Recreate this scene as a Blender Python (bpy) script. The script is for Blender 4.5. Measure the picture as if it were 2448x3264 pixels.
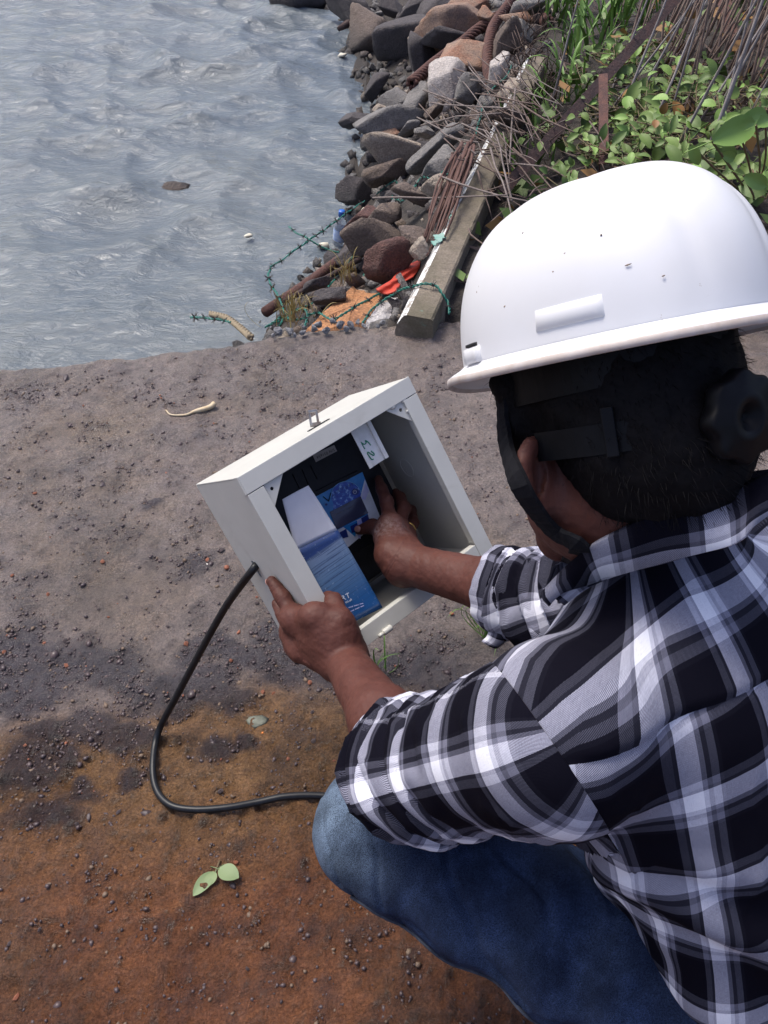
import bpy, bmesh, math, random
import numpy as np
from mathutils import Vector, Matrix

for o in list(bpy.data.objects):
    bpy.data.objects.remove(o, do_unlink=True)
scene = bpy.context.scene
COL = scene.collection

# ------------------------------------------------------------------ camera
CAM_H = 1.35
PITCH = math.radians(45)
FOC = 2717.0            # focal length in photograph pixels (2448 x 3264)
cd = bpy.data.cameras.new('camera')
cam = bpy.data.objects.new('camera', cd)
COL.objects.link(cam)
cam.location = (0, 0, CAM_H)
cam.rotation_euler = (math.pi / 2 - PITCH, 0, 0)
cd.sensor_fit = 'VERTICAL'
cd.angle = 2 * math.atan(1632 / FOC)
cd.clip_start = 0.02
cd.clip_end = 2000
scene.camera = cam

# ------------------------------------------------------------------ light
SUN_EL, SUN_AZ = math.radians(62), math.radians(-50)   # azimuth from +Y towards +X
world = bpy.data.worlds.new('World')
scene.world = world
world.use_nodes = True
wn = world.node_tree
wn.nodes.clear()
sky = wn.nodes.new('ShaderNodeTexSky')
sky.sky_type = 'NISHITA'
sky.sun_disc = False
sky.sun_elevation = SUN_EL
sky.sun_rotation = SUN_AZ
sky.dust_density = 4.0
sky.air_density = 1.0
hs = wn.nodes.new('ShaderNodeHueSaturation')
hs.inputs['Saturation'].default_value = 1.05
hs.inputs['Hue'].default_value = 0.515
bg = wn.nodes.new('ShaderNodeBackground')
bg.inputs['Strength'].default_value = 0.125
wo = wn.nodes.new('ShaderNodeOutputWorld')
wn.links.new(sky.outputs[0], hs.inputs['Color'])
wn.links.new(hs.outputs[0], bg.inputs['Color'])
wn.links.new(bg.outputs[0], wo.inputs['Surface'])
sd = bpy.data.lights.new('sun', 'SUN')
sd.energy = 1.5
sd.angle = math.radians(18)
sd.color = (1.0, 0.97, 0.93)
sun = bpy.data.objects.new('sun', sd)
COL.objects.link(sun)
sdir = Vector((math.sin(SUN_AZ) * math.cos(SUN_EL), math.cos(SUN_AZ) * math.cos(SUN_EL), math.sin(SUN_EL)))
sun.rotation_euler = sdir.to_track_quat('Z', 'Y').to_euler()
scene.view_settings.view_transform = 'Standard'
scene.view_settings.look = 'None'
scene.view_settings.gamma = 1.0
scene.view_settings.exposure = 0.85
scene.cycles.max_bounces = 6

# ------------------------------------------------------------------ helpers
SQ = math.sqrt(0.5)
A = lambda *v: np.array(v, float)
def unit(v):
    v = np.asarray(v, float)
    return v / (np.linalg.norm(v) + 1e-12)
def W(px, py, d):
    """photograph pixel + depth in metres -> world point"""
    X = (px - 1224) / FOC * d
    Y = (py - 1632) / FOC * d
    return A(X, (-Y + d) * SQ, CAM_H - (Y + d) * SQ)
def G(px, py, z=0.0):
    """photograph pixel -> world point on the level z"""
    yc = (py - 1632) / FOC
    t = (CAM_H - z) / (SQ * (1 + yc))
    return W(px, py, t)
def D2(x, y):
    return x * 1.4755, y * 1.4755

def tag(o, label=None, cat=None, group=None, kind=None):
    if label: o['label'] = label
    if cat: o['category'] = cat
    if group: o['group'] = group
    if kind: o['kind'] = kind
    return o
def empty(name, loc=(0, 0, 0), matrix=None):
    o = bpy.data.objects.new(name, None)
    COL.objects.link(o)
    o.empty_display_size = 0.05
    if matrix is not None: o.matrix_world = matrix
    else: o.location = loc
    return o
def link(name, me, parent=None, mats=None):
    o = bpy.data.objects.new(name, me)
    COL.objects.link(o)
    if parent is not None: o.parent = parent
    return o
def mesh(name, verts, faces, mat=None, parent=None, smooth=False, uv=None, mats=None, fmat=None):
    me = bpy.data.meshes.new(name)
    verts = np.asarray(verts, np.float32)
    if isinstance(faces, np.ndarray) and faces.ndim == 2:
        n, k = faces.shape
        me.vertices.add(len(verts)); me.vertices.foreach_set('co', verts.ravel())
        me.loops.add(n * k); me.loops.foreach_set('vertex_index', faces.astype(np.int32).ravel())
        me.polygons.add(n)
        me.polygons.foreach_set('loop_start', np.arange(0, n * k, k, dtype=np.int32))
        me.polygons.foreach_set('loop_total', np.full(n, k, np.int32))
        me.update(calc_edges=True)
    else:
        me.from_pydata([tuple(map(float, v)) for v in verts], [], [tuple(int(i) for i in f) for f in faces])
    if uv is not None:
        ul = me.uv_layers.new(name='UVMap')
        li = np.zeros(len(me.loops), np.int32); me.loops.foreach_get('vertex_index', li)
        uv = np.asarray(uv, np.float32)
        ul.data.foreach_set('uv', (uv[li] if len(uv) == len(verts) else uv).ravel())
    if smooth:
        me.polygons.foreach_set('use_smooth', np.ones(len(me.polygons), bool))
    if mats:
        for m in mats: me.materials.append(m)
        if fmat is not None: me.polygons.foreach_set('material_index', np.asarray(fmat, np.int32))
    elif mat is not None:
        me.materials.append(mat)
    me.validate()
    return link(name, me, parent)
def bm_obj(name, bm, mat, parent=None, smooth=False):
    bmesh.ops.recalc_face_normals(bm, faces=bm.faces)
    me = bpy.data.meshes.new(name)
    bm.to_mesh(me); bm.free()
    if smooth:
        me.polygons.foreach_set('use_smooth', np.ones(len(me.polygons), bool))
    if mat: me.materials.append(mat)
    return link(name, me, parent)
def box_bm(bm, lo, hi, bevel=0.0):
    lo = Vector(lo); hi = Vector(hi)
    r = bmesh.ops.create_cube(bm, size=1.0)
    vs = r['verts']
    for v in vs:
        v.co = Vector((lo[i] + (v.co[i] + .5) * (hi[i] - lo[i]) for i in range(3)))
    if bevel > 0:
        es = list({e for v in vs for e in v.link_edges})
        bmesh.ops.bevel(bm, geom=es, offset=bevel, segments=2, affect='EDGES', profile=0.5)
def box(name, lo, hi, mat, parent=None, bevel=0.0):
    bm = bmesh.new()
    box_bm(bm, lo, hi, bevel)
    return bm_obj(name, bm, mat, parent)
def prism(name, pts, z0, z1, mat, parent=None, bevel=0.0):
    """flat polygon in local x,y extruded from z0 to z1"""
    bm = bmesh.new()
    n = len(pts)
    a = [bm.verts.new((p[0], p[1], z0)) for p in pts]
    b = [bm.verts.new((p[0], p[1], z1)) for p in pts]
    bm.faces.new(a); bm.faces.new(b[::-1])
    for i in range(n):
        bm.faces.new((a[i], b[i], b[(i + 1) % n], a[(i + 1) % n]))
    if bevel > 0:
        bmesh.ops.bevel(bm, geom=list(bm.edges), offset=bevel, segments=1, affect='EDGES')
    return bm_obj(name, bm, mat, parent)
def frames(pts):
    pts = np.asarray(pts, float)
    n = len(pts)
    T = np.zeros_like(pts)
    T[1:-1] = pts[2:] - pts[:-2]; T[0] = pts[1] - pts[0]; T[-1] = pts[-1] - pts[-2]
    T /= np.linalg.norm(T, axis=1)[:, None] + 1e-12
    ref = A(0, 0, 1) if abs(T[0][2]) < .9 else A(1, 0, 0)
    N = np.zeros_like(pts)
    N[0] = unit(ref - T[0] * (ref @ T[0]))
    for i in range(1, n):
        v = N[i - 1] - T[i] * (N[i - 1] @ T[i])
        N[i] = unit(v)
    B = np.cross(T, N)
    return T, N, B
def tube_data(pts, rad, seg=8, cap=True):
    pts = np.asarray(pts, float)
    n = len(pts)
    rad = np.broadcast_to(np.asarray(rad, float), (n,))
    T, N, B = frames(pts)
    th = np.linspace(0, 2 * np.pi, seg, endpoint=False)
    ring = np.cos(th)[None, :, None] * N[:, None, :] + np.sin(th)[None, :, None] * B[:, None, :]
    V = (pts[:, None, :] + ring * rad[:, None, None]).reshape(-1, 3)
    F_ = []
    for i in range(n - 1):
        for j in range(seg):
            k = (j + 1) % seg
            F_.append((i * seg + j, i * seg + k, (i + 1) * seg + k, (i + 1) * seg + j))
    if cap:
        F_.append(tuple(range(seg))[::-1]); F_.append(tuple((n - 1) * seg + j for j in range(seg)))
    return V, F_
def tube(name, pts, rad, mat, parent=None, seg=8, smooth=True):
    V, F_ = tube_data(pts, rad, seg)
    return mesh(name, V, F_, mat, parent, smooth)
def spline(ctrl, n=40):
    """Catmull-Rom through control points"""
    P = np.asarray(ctrl, float)
    P = np.vstack([2 * P[0] - P[1], P, 2 * P[-1] - P[-2]])
    m = len(P) - 3
    out = []
    for t in np.linspace(0, m - 1e-9, n):
        i = int(t); u = t - i
        p0, p1, p2, p3 = P[i:i + 4]
        out.append(.5 * ((2 * p1) + (-p0 + p2) * u + (2 * p0 - 5 * p1 + 4 * p2 - p3) * u ** 2 + (-p0 + 3 * p1 - 3 * p2 + p3) * u ** 3))
    return np.array(out)
def merge(parts):
    Vs, Fs, off = [], [], 0
    for V, F_ in parts:
        Vs.append(np.asarray(V, float)); Fs += [tuple(i + off for i in f) for f in F_]; off += len(V)
    return np.vstack(Vs), Fs

# lattice noise in numpy
class Noise:
    def __init__(self, seed):
        self.t = np.random.default_rng(seed).random(65536).astype(np.float32) * 2 - 1
    def __call__(self, P):
        P = np.asarray(P, np.float32)
        I = np.floor(P).astype(np.int64); f = P - I
        f = f * f * (3 - 2 * f)
        out = 0
        for dx in (0, 1):
            for dy in (0, 1):
                for dz in (0, 1):
                    h = ((I[..., 0] + dx) * 73856093) ^ ((I[..., 1] + dy) * 19349663) ^ ((I[..., 2] + dz) * 83492791)
                    v = self.t[(h ^ (h >> 13)) & 65535]
                    w = (f[..., 0] if dx else 1 - f[..., 0]) * (f[..., 1] if dy else 1 - f[..., 1]) * (f[..., 2] if dz else 1 - f[..., 2])
                    out = out + v * w
        return out
    def fbm(self, P, octv=4, lac=2.03, gain=.5):
        P = np.asarray(P, np.float32); a = 1.0; s = 0; t = 0
        for i in range(octv):
            s = s + a * self(P * lac ** i + 17.3 * i); t += a; a *= gain
        return s / t
NZ = Noise(11)

# ------------------------------------------------------------------ materials
def nmat(name):
    m = bpy.data.materials.new(name)
    m.use_nodes = True
    nt = m.node_tree
    return m, nt, nt.nodes['Principled BSDF']
def nd(nt, typ, **kw):
    n = nt.nodes.new(typ)
    for k, v in kw.items():
        if k in n.inputs: n.inputs[k].default_value = v
        else: setattr(n, k, v)
    return n
def ramp(nt, fac, stops):
    r = nt.nodes.new('ShaderNodeValToRGB')
    e = r.color_ramp.elements
    while len(e) > 1: e.remove(e[-1])
    e[0].position = stops[0][0]; e[0].color = (*stops[0][1], 1)
    for p, c in stops[1:]:
        x = e.new(p); x.color = (*c, 1)
    nt.links.new(fac, r.inputs[0])
    return r.outputs[0]
def noise(nt, scale, detail=5, rough=.6, coord=None, dist=0.0, kind='Object'):
    tc = nt.nodes.new('ShaderNodeTexCoord')
    n = nt.nodes.new('ShaderNodeTexNoise')
    n.inputs['Scale'].default_value = scale
    n.inputs['Detail'].default_value = detail
    n.inputs['Roughness'].default_value = rough
    n.inputs['Distortion'].default_value = dist
    nt.links.new(coord if coord is not None else tc.outputs[kind], n.inputs['Vector'])
    return n.outputs['Fac']
def mixc(nt, fac, a, b, mode='MIX'):
    m = nt.nodes.new('ShaderNodeMix')
    m.data_type = 'RGBA'; m.blend_type = mode
    for sock, v in ((m.inputs[0], fac), (m.inputs[6], a), (m.inputs[7], b)):
        if hasattr(v, 'is_linked'): nt.links.new(v, sock)
        elif isinstance(v, (int, float)): sock.default_value = v
        else: sock.default_value = (*v, 1)
    return m.outputs[2]
def math_(nt, op, a, b=None, c=None, clamp=False):
    m = nt.nodes.new('ShaderNodeMath')
    m.operation = op; m.use_clamp = clamp
    for i, v in enumerate((a, b, c)):
        if v is None: continue
        if hasattr(v, 'is_linked'): nt.links.new(v, m.inputs[i])
        else: m.inputs[i].default_value = v
    return m.outputs[0]
def bump(nt, p, h, strength=.5, dist=.01):
    b = nt.nodes.new('ShaderNodeBump')
    b.inputs['Strength'].default_value = strength
    b.inputs['Distance'].default_value = dist
    nt.links.new(h, b.inputs['Height'])
    nt.links.new(b.outputs[0], p.inputs['Normal'])
    return b
def simple(name, col, rough=.6, var=None, scale=30, bscale=None, bstr=.3, bdist=.003, spec=.5, metal=0.0, detail=5, lo=.35, hi=.65, world=False):
    """noise-varied principled material: colour col..var"""
    m, nt, p = nmat(name)
    p.inputs['Roughness'].default_value = rough
    p.inputs['Specular IOR Level'].default_value = spec
    p.inputs['Metallic'].default_value = metal
    coord = None
    if world:
        gm = nt.nodes.new('ShaderNodeNewGeometry'); coord = gm.outputs['Position']
    if var is None: var = tuple(c * .75 for c in col)
    f = noise(nt, scale, detail, coord=coord)
    nt.links.new(ramp(nt, f, [(lo, col), (hi, var)]), p.inputs['Base Color'])
    if bscale:
        bump(nt, p, noise(nt, bscale, 6, coord=coord), bstr, bdist)
    return m

# ------------------------------------------------------------------ signed distance bodies
class Field:
    def __init__(self, lo, hi, h):
        self.lo = np.asarray(lo, float); self.h = h
        self.n = np.ceil((np.asarray(hi) - self.lo) / h).astype(int) + 1
        self.d = np.full(self.n, 1.0, np.float32)
    def _sub(self, lo, hi):
        i0 = np.clip(np.floor((lo - self.lo) / self.h).astype(int), 0, self.n)
        i1 = np.clip(np.ceil((hi - self.lo) / self.h).astype(int) + 1, 0, self.n)
        if np.any(i1 <= i0): return None
        sl = tuple(slice(a, b) for a, b in zip(i0, i1))
        g = [self.lo[k] + self.h * np.arange(i0[k], i1[k]) for k in range(3)]
        return sl, np.stack(np.meshgrid(*g, indexing='ij'), -1).astype(np.float32)
    def _op(self, sl, p, k, sub=False):
        cur = self.d[sl]
        if sub:
            a, b = cur, -p
            h = np.clip(.5 - .5 * (a - b) / k, 0, 1)
            self.d[sl] = a + (b - a) * h + k * h * (1 - h)
        else:
            h = np.clip(.5 + .5 * (cur - p) / k, 0, 1)
            self.d[sl] = cur + (p - cur) * h - k * h * (1 - h)
    def cone(self, a, b, ra, rb, k=.01, sub=False, flat=None, fl=1.0):
        a = np.asarray(a, float); b = np.asarray(b, float)
        m = max(ra, rb) * max(1, 1) + k + 3 * self.h
        r = self._sub(np.minimum(a, b) - m, np.maximum(a, b) + m)
        if r is None: return
        sl, P = r
        ba = b - a
        t = np.clip(((P - a.astype(np.float32)) @ ba.astype(np.float32)) / (ba @ ba + 1e-12), 0, 1)
        q = P - a.astype(np.float32) - t[..., None] * ba.astype(np.float32)
        if flat is not None:     # squash along one direction
            fv = np.asarray(flat, np.float32)
            c = q @ fv
            q = q + fv * (c * (1 / fl - 1))[..., None]
        rr = ra + (rb - ra) * t
        p = (np.linalg.norm(q, axis=-1) - rr) * (fl if flat is not None else 1)
        self._op(sl, p.astype(np.float32), k, sub)
    def ell(self, c, axes, rad, k=.01, sub=False):
        c = np.asarray(c, float); rad = np.asarray(rad, float)
        m = rad.max() + k + 3 * self.h
        r = self._sub(c - m, c + m)
        if r is None: return
        sl, P = r
        q = (P - c.astype(np.float32)) @ np.asarray(axes, np.float32).T
        k0 = np.linalg.norm(q / rad, axis=-1); k1 = np.linalg.norm(q / rad ** 2, axis=-1) + 1e-9
        self._op(sl, (k0 * (k0 - 1) / k1).astype(np.float32), k, sub)
    def chain(self, pts, rads, k=.01):
        for i in range(len(pts) - 1):
            self.cone(pts[i], pts[i + 1], rads[i], rads[i + 1], k)
    def clip(self, point, normal, lo, hi):
        """cut away what lies on the side of normal, inside a box"""
        r = self._sub(np.asarray(lo), np.asarray(hi))
        sl, P = r
        p = (P - np.asarray(point, np.float32)) @ np.asarray(normal, np.float32)
        self.d[sl] = np.maximum(self.d[sl], p)
    def mesh(self, smooth=1):
        d = self.d; n = self.n
        s = d < 0
        c = np.zeros(np.array(n) - 1, np.uint8)
        for dx in (0, 1):
            for dy in (0, 1):
                for dz in (0, 1):
                    c += s[dx:n[0] - 1 + dx, dy:n[1] - 1 + dy, dz:n[2] - 1 + dz]
        act = (c > 0) & (c < 8)
        ijk = np.argwhere(act)
        idx = np.full(act.shape, -1, np.int32)
        idx[act] = np.arange(len(ijk))
        acc = np.zeros((len(ijk), 3)); cnt = np.zeros(len(ijk))
        corners = [(x, y, z) for x in (0, 1) for y in (0, 1) for z in (0, 1)]
        val = {q: d[ijk[:, 0] + q[0], ijk[:, 1] + q[1], ijk[:, 2] + q[2]] for q in corners}
        for q in corners:
            for ax in range(3):
                if q[ax] == 0:
                    q2 = list(q); q2[ax] = 1; q2 = tuple(q2)
                    a, b = val[q], val[q2]
                    m = (a < 0) != (b < 0)
                    t = a[m] / (a[m] - b[m])
                    p = np.tile(np.array(q, float), (m.sum(), 1)); p[:, ax] += t
                    acc[m] += p; cnt[m] += 1
        V = (ijk + acc / cnt[:, None]) * self.h + self.lo
        quads = []
        for ax in range(3):
            a1, a2 = (ax + 1) % 3, (ax + 2) % 3
            sa = [slice(None)] * 3; sb = [slice(None)] * 3
            sa[ax] = slice(0, n[ax] - 1); sb[ax] = slice(1, n[ax])
            x = s[tuple(sa)] != s[tuple(sb)]
            e = np.argwhere(x)
            ok = (e[:, a1] > 0) & (e[:, a2] > 0) & (e[:, a1] < n[a1] - 1) & (e[:, a2] < n[a2] - 1)
            e = e[ok]
            inside = s[tuple(sa)][e[:, 0], e[:, 1], e[:, 2]]
            def cell(o1, o2):
                f = e.copy(); f[:, a1] += o1; f[:, a2] += o2
                return idx[f[:, 0], f[:, 1], f[:, 2]]
            q = np.stack([cell(-1, -1), cell(0, -1), cell(0, 0), cell(-1, 0)], 1)
            q[~inside] = q[~inside][:, ::-1]
            quads.append(q)
        Q = np.vstack(quads)
        V = relax(V, Q, smooth)
        return V, Q
def relax(V, Q, it=1):
    for _ in range(it):
        acc = np.zeros_like(V); cnt = np.zeros(len(V))
        for a, b in ((0, 1), (1, 2), (2, 3), (3, 0)):
            np.add.at(acc, Q[:, a], V[Q[:, b]]); np.add.at(cnt, Q[:, a], 1)
            np.add.at(acc, Q[:, b], V[Q[:, a]]); np.add.at(cnt, Q[:, b], 1)
        V = .5 * V + .5 * acc / np.maximum(cnt, 1)[:, None]
    return V
def vnormals(V, Q):
    n = np.cross(V[Q[:, 2]] - V[Q[:, 0]], V[Q[:, 3]] - V[Q[:, 1]])
    N = np.zeros_like(V)
    for i in range(4): np.add.at(N, Q[:, i], n)
    return N / (np.linalg.norm(N, axis=1)[:, None] + 1e-12)
def subdivide(V, Q):
    """split every quad in four, midpoints smoothed a little"""
    E = np.sort(np.concatenate([Q[:, [0, 1]], Q[:, [1, 2]], Q[:, [2, 3]], Q[:, [3, 0]]]), axis=1)
    key = E[:, 0].astype(np.int64) * len(V) + E[:, 1]
    u, inv = np.unique(key, return_inverse=True)
    ea, eb = u // len(V), u % len(V)
    n, m = len(V), len(Q)
    e = (inv.reshape(4, m).T + n)
    c = np.arange(m) + n + len(u)
    V2 = np.vstack([V, (V[ea] + V[eb]) / 2, V[Q].mean(1)])
    Q2 = np.vstack([np.stack([Q[:, i], e[:, i], c, e[:, (i + 3) % 4]], 1) for i in range(4)])
    return relax(V2, Q2, 1), Q2
def submesh(V, Q, keep):
    Qk = Q[keep]
    u, inv = np.unique(Qk, return_inverse=True)
    return V[u], inv.reshape(Qk.shape), u
# ================================================================== setting: slab, sea, embankment
SEA_Z = -.75
rng0 = np.random.default_rng(42)
_ex = np.array([-9, -2.5, -1.04, -.85, -.577, -.42, -.315, -.2, .06, .3, .8, 3, 9.])
_ey = np.array([1.5, 1.80, 1.912, 1.937, 1.995, 2.03, 2.08, 2.105, 2.14, 2.17, 2.20, 2.25, 2.3])
def slab_edge(x):
    x = np.asarray(x, float)
    P = np.stack([x * 5, x * 0, x * 0], -1)
    return np.interp(x, _ex, _ey) + .012 * NZ.fbm(P, 2) + .005 * NZ.fbm(P * 9, 2)
def x_post(y): return .06 + (y - 2.17) * .283
def x_shore(y): return np.interp(y, [2.0, 2.6, 3.29, 4.06, 5.0, 6.63, 8.4, 14, 40], [-.80, -.70, -.56, -.21, -.17, -.10, -.36, -.6, -2])
def bank_z(x, y):
    x = np.asarray(x, float); y = np.asarray(y, float)
    xs, xp = x_shore(y), x_post(y) - .04
    t = (x - xs) / (xp - xs)
    z = np.where(t < 0, SEA_Z + .9 * t, np.where(t < 1, SEA_Z + (.0 - SEA_Z) * (t ** .85 if False else np.clip(t, 0, 1) ** .9) - .06, -.06 + .22 * np.clip(x - xp, 0, 3)))
    P = np.stack([x * 4, y * 4, x * 0], -1)
    return np.maximum(z, -2.2) + .05 * NZ.fbm(P, 3)
def hit_bank(px, py, lift=0.0):
    """photograph pixel -> world point on the bank (or the sea)"""
    d = np.linspace(1.8, 12, 700)
    pts = np.stack([(px - 1224) / FOC * d, (-(py - 1632) / FOC * d + d) * SQ, CAM_H - ((py - 1632) / FOC * d + d) * SQ], 1)
    z = np.maximum(bank_z(pts[:, 0], pts[:, 1]) + lift, SEA_Z + min(lift, .0))
    ok = np.nonzero((pts[:, 2] < z) & (pts[:, 1] > 2.02))[0]
    i = ok[0] if len(ok) else -1
    return pts[i], d[i]

# where gravel gathers on the slab (photograph pixels, radii in metres)
PATCH = [(150, 2130, .20, .075), (20, 2090, .14, .07), (60, 2200, .10, .04), (330, 2110, .09, .035), (560, 2170, .13, .04), (700, 2060, .09, .03), (860, 2080, .10, .035), (930, 2010, .07, .03), (640, 2230, .13, .035), (380, 2330, .05, .025), (230, 2320, .07, .03), (130, 2440, .05, .05), (150, 2600, .045, .05), (690, 2390, .04, .03), (800, 2370, .04, .02), (1020, 2140, .10, .05), (1330, 2110, .10, .06), (470, 1600, .025, .02), (650, 1790, .04, .03), (390, 2480, .03, .02), (240, 2520, .03, .02)]
_pc = [(G(a, b), rx, ry) for a, b, rx, ry in PATCH]
def gravel_field(x, y):
    P = np.stack([x, y, x * 0], -1)
    wx = x + .06 * NZ.fbm(P * 9, 4); wy = y + .05 * NZ.fbm(P * 9 + 20, 4)
    f = 0
    for g, rx, ry in _pc:
        f = np.maximum(f, 1.35 - np.hypot((wx - g[0]) / rx, (wy - g[1]) / ry))
    f = f + .5 * NZ.fbm(P * 24, 3)
    return np.clip(f * 1.6, 0, 1)
def crust_step(x, y):
    P = np.stack([x, y, x * 0], -1)
    return y - (np.interp(x, [-1.2, -.6, -.35, -.2, 0, .4], [.76, .80, .85, .885, .86, .80]) + .05 * NZ.fbm(P * 5, 3) + .025 * NZ.fbm(P * 18, 3))

def ground_mat():
    m, nt, p = nmat('wet_slab')
    gm = nt.nodes.new('ShaderNodeNewGeometry'); P = gm.outputs['Position']
    at = nt.nodes.new('ShaderNodeAttribute'); at.attribute_name = 'silt'     # r: gravel, g: crust, b: rust-red silt
    sp = nd(nt, 'ShaderNodeSeparateColor'); nt.links.new(at.outputs['Color'], sp.inputs[0])
    n1 = noise(nt, 5, 6, .65, coord=P)
    grey = ramp(nt, n1, [(.3, (.128, .100, .089)), (.5, (.166, .130, .114)), (.72, (.150, .110, .084))])
    dr = noise(nt, 2.2, 5, .6, coord=P)
    grey = mixc(nt, math_(nt, 'MULTIPLY', ramp(nt, dr, [(.50, (0,) * 3), (.66, (1,) * 3)]), .6), grey, (.155, .105, .062))
    ochre = ramp(nt, noise(nt, 8, 6, .7, coord=P), [(.3, (.200, .100, .042)), (.5, (.250, .138, .064)), (.72, (.175, .088, .038))])
    red = ramp(nt, noise(nt, 4, 6, .68, coord=P), [(.3, (.170, .064, .029)), (.5, (.225, .093, .044)), (.72, (.195, .100, .052))])
    c = mixc(nt, sp.outputs[2], ochre, red)
    base = mixc(nt, sp.outputs[1], grey, c)
    mot = ramp(nt, noise(nt, 34, 6, .72, coord=P), [(.25, (.55,) * 3), (.5, (1,) * 3), (.78, (1.4,) * 3)])
    base = mixc(nt, 1.0, base, mot, 'MULTIPLY')
    gr = ramp(nt, noise(nt, 230, 3, .75, coord=P), [(.3, (.5,) * 3), (.52, (1,) * 3), (.75, (1.6,) * 3)])
    base = mixc(nt, 1.0, base, gr, 'MULTIPLY')
    base = mixc(nt, math_(nt, 'MULTIPLY', sp.outputs[0], .85), base, (.036, .028, .034))
    damp = ramp(nt, noise(nt, 2.8, 6, .62, coord=P, dist=.6), [(.46, (1,) * 3), (.60, (.74,) * 3)])
    base = mixc(nt, 1.0, base, damp, 'MULTIPLY')
    nt.links.new(base, p.inputs['Base Color'])
    wet = noise(nt, 3.2, 5, .6, coord=P)
    nt.links.new(ramp(nt, wet, [(.36, (.12,) * 3), (.64, (.36,) * 3)]), p.inputs['Roughness'])
    p.inputs['Specular IOR Level'].default_value = .75
    h = math_(nt, 'ADD', noise(nt, 90, 7, .72, coord=P), math_(nt, 'MULTIPLY', noise(nt, 360, 4, .7, coord=P), .4))
    h = math_(nt, 'MULTIPLY', h, math_(nt, 'MULTIPLY_ADD', sp.outputs[1], .9, .6))
    bump(nt, p, h, .9, .010)
    return m
M_ground = ground_mat()

def build_slab():
    xs = np.concatenate([np.linspace(-9, -1.35, 24)[:-1], np.linspace(-1.35, .95, 510), np.linspace(.95, 9, 24)[1:]])
    vs = np.concatenate([np.linspace(-6, .12, 14)[:-1], np.linspace(.12, 1.0, 560)])     # last stretch is normalised to the edge
    X, Y = np.meshgrid(xs, vs)
    e = slab_edge(xs)[None, :]
    Yn = np.where(Y > .12, .12 + (Y - .12) / .88 * (e - .12), Y)
    P = np.stack([X, Yn, X * 0], -1)
    near = np.clip(1 - np.abs(Yn - .95) / 1.2, .3, 1)
    z = .012 * NZ.fbm(P * 2.2, 3) + .0035 * NZ.fbm(P * 14, 3) + .0030 * NZ.fbm(P * 55, 3)
    # broken layer: the rusty crust ends in a small step
    step = crust_step(X, Yn)
    z = z - .010 * (1 / (1 + np.exp(-np.clip(step * 150, -60, 60))))
    gf = gravel_field(X, Yn)
    z = z + gf * (.002 + .006 * np.clip(NZ.fbm(P * 75, 2) + .2, 0, 1))
    # pits and scabs
    pits = np.clip(NZ.fbm(P * 26 + 9, 3) - .18, 0, 1)
    cr_ = 1 / (1 + np.exp(np.clip(crust_step(X, Yn) * 60, -60, 60)))
    z = z - pits * (.005 + .010 * cr_) + np.clip(NZ.fbm(P * 46 + 4, 2) - .18, 0, 1) * (.010 + .012 * cr_) + cr_ * .012 * np.clip(NZ.fbm(P * 80 + 2, 2) - .05, 0, 1)
    # rounded, crumbling edge
    dist = e - Yn
    z = z - .014 * np.exp(-(dist / .010) ** 1.0) * (.7 + .6 * NZ.fbm(P * 20, 2))
    z = np.where(np.abs(X) > 3, z * .3, z)
    V = np.stack([X, Yn, z], -1).reshape(-1, 3)
    ny, nx = X.shape
    i = np.arange(ny - 1)[:, None] * nx + np.arange(nx - 1)[None, :]
    Q = np.stack([i, i + 1, i + nx + 1, i + nx], -1).reshape(-1, 4)
    # front wall of the slab down into the sea
    b = len(V)
    wall = [V[(ny - 1) * nx:(ny) * nx].copy()]
    for dz, dy in ((-.06, .012), (-.25, .02), (-.7, .0), (-1.6, .03)):
        w = V[(ny - 1) * nx:ny * nx].copy(); w[:, 2] = dz + .015 * NZ.fbm(np.stack([w[:, 0] * 9, w[:, 0] * 0 + dz * 9, w[:, 0] * 0], 1), 2)
        w[:, 1] += dy + .02 * NZ.fbm(np.stack([w[:, 0] * 7, w[:, 0] * 0 + dz * 9, w[:, 0] * 0 + 3], 1), 2)
        wall.append(w)
    Vw = np.vstack(wall[1:])
    top = (ny - 1) * nx + np.arange(nx - 1)
    Qs = [np.stack([top, top + 1, b + np.arange(nx - 1) + 1, b + np.arange(nx - 1)], 1)]
    for k in range(3):
        a = b + k * nx + np.arange(nx - 1)
        Qs.append(np.stack([a, a + 1, a + nx + 1, a + nx], 1))
    crust = (1 / (1 + np.exp(np.clip(step * 60, -60, 60))))
    redf = np.clip((.70 + .10 * NZ.fbm(P * 3, 4) - Yn) / .22, 0, 1)
    attr = np.ones((len(V) + len(Vw), 4), np.float32); attr[:, :3] = 0
    attr[:len(V), 0] = gf.ravel(); attr[:len(V), 1] = crust.ravel(); attr[:len(V), 2] = redf.ravel()
    o = mesh('ground', np.vstack([V, Vw]), np.vstack([Q] + Qs), M_ground, None, True)
    ca = o.data.color_attributes.new('silt', 'FLOAT_COLOR', 'POINT'); ca.data.foreach_set('color', attr.ravel())
    tag(o, 'wet brown concrete slab with rusty silt', kind='structure')
    return o
slab = build_slab()
def slab_zs(x, y):
    x = np.asarray(x, float); y = np.asarray(y, float)
    P = np.stack([x, y, x * 0], -1)
    z = .012 * NZ.fbm(P * 2.2, 3) + .0035 * NZ.fbm(P * 14, 3)
    return z - .010 * (1 / (1 + np.exp(-np.clip(crust_step(x, y) * 150, -60, 60)))) + .003 * gravel_field(x, y)
def slab_z(x, y): return float(slab_zs([x], [y])[0])

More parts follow.
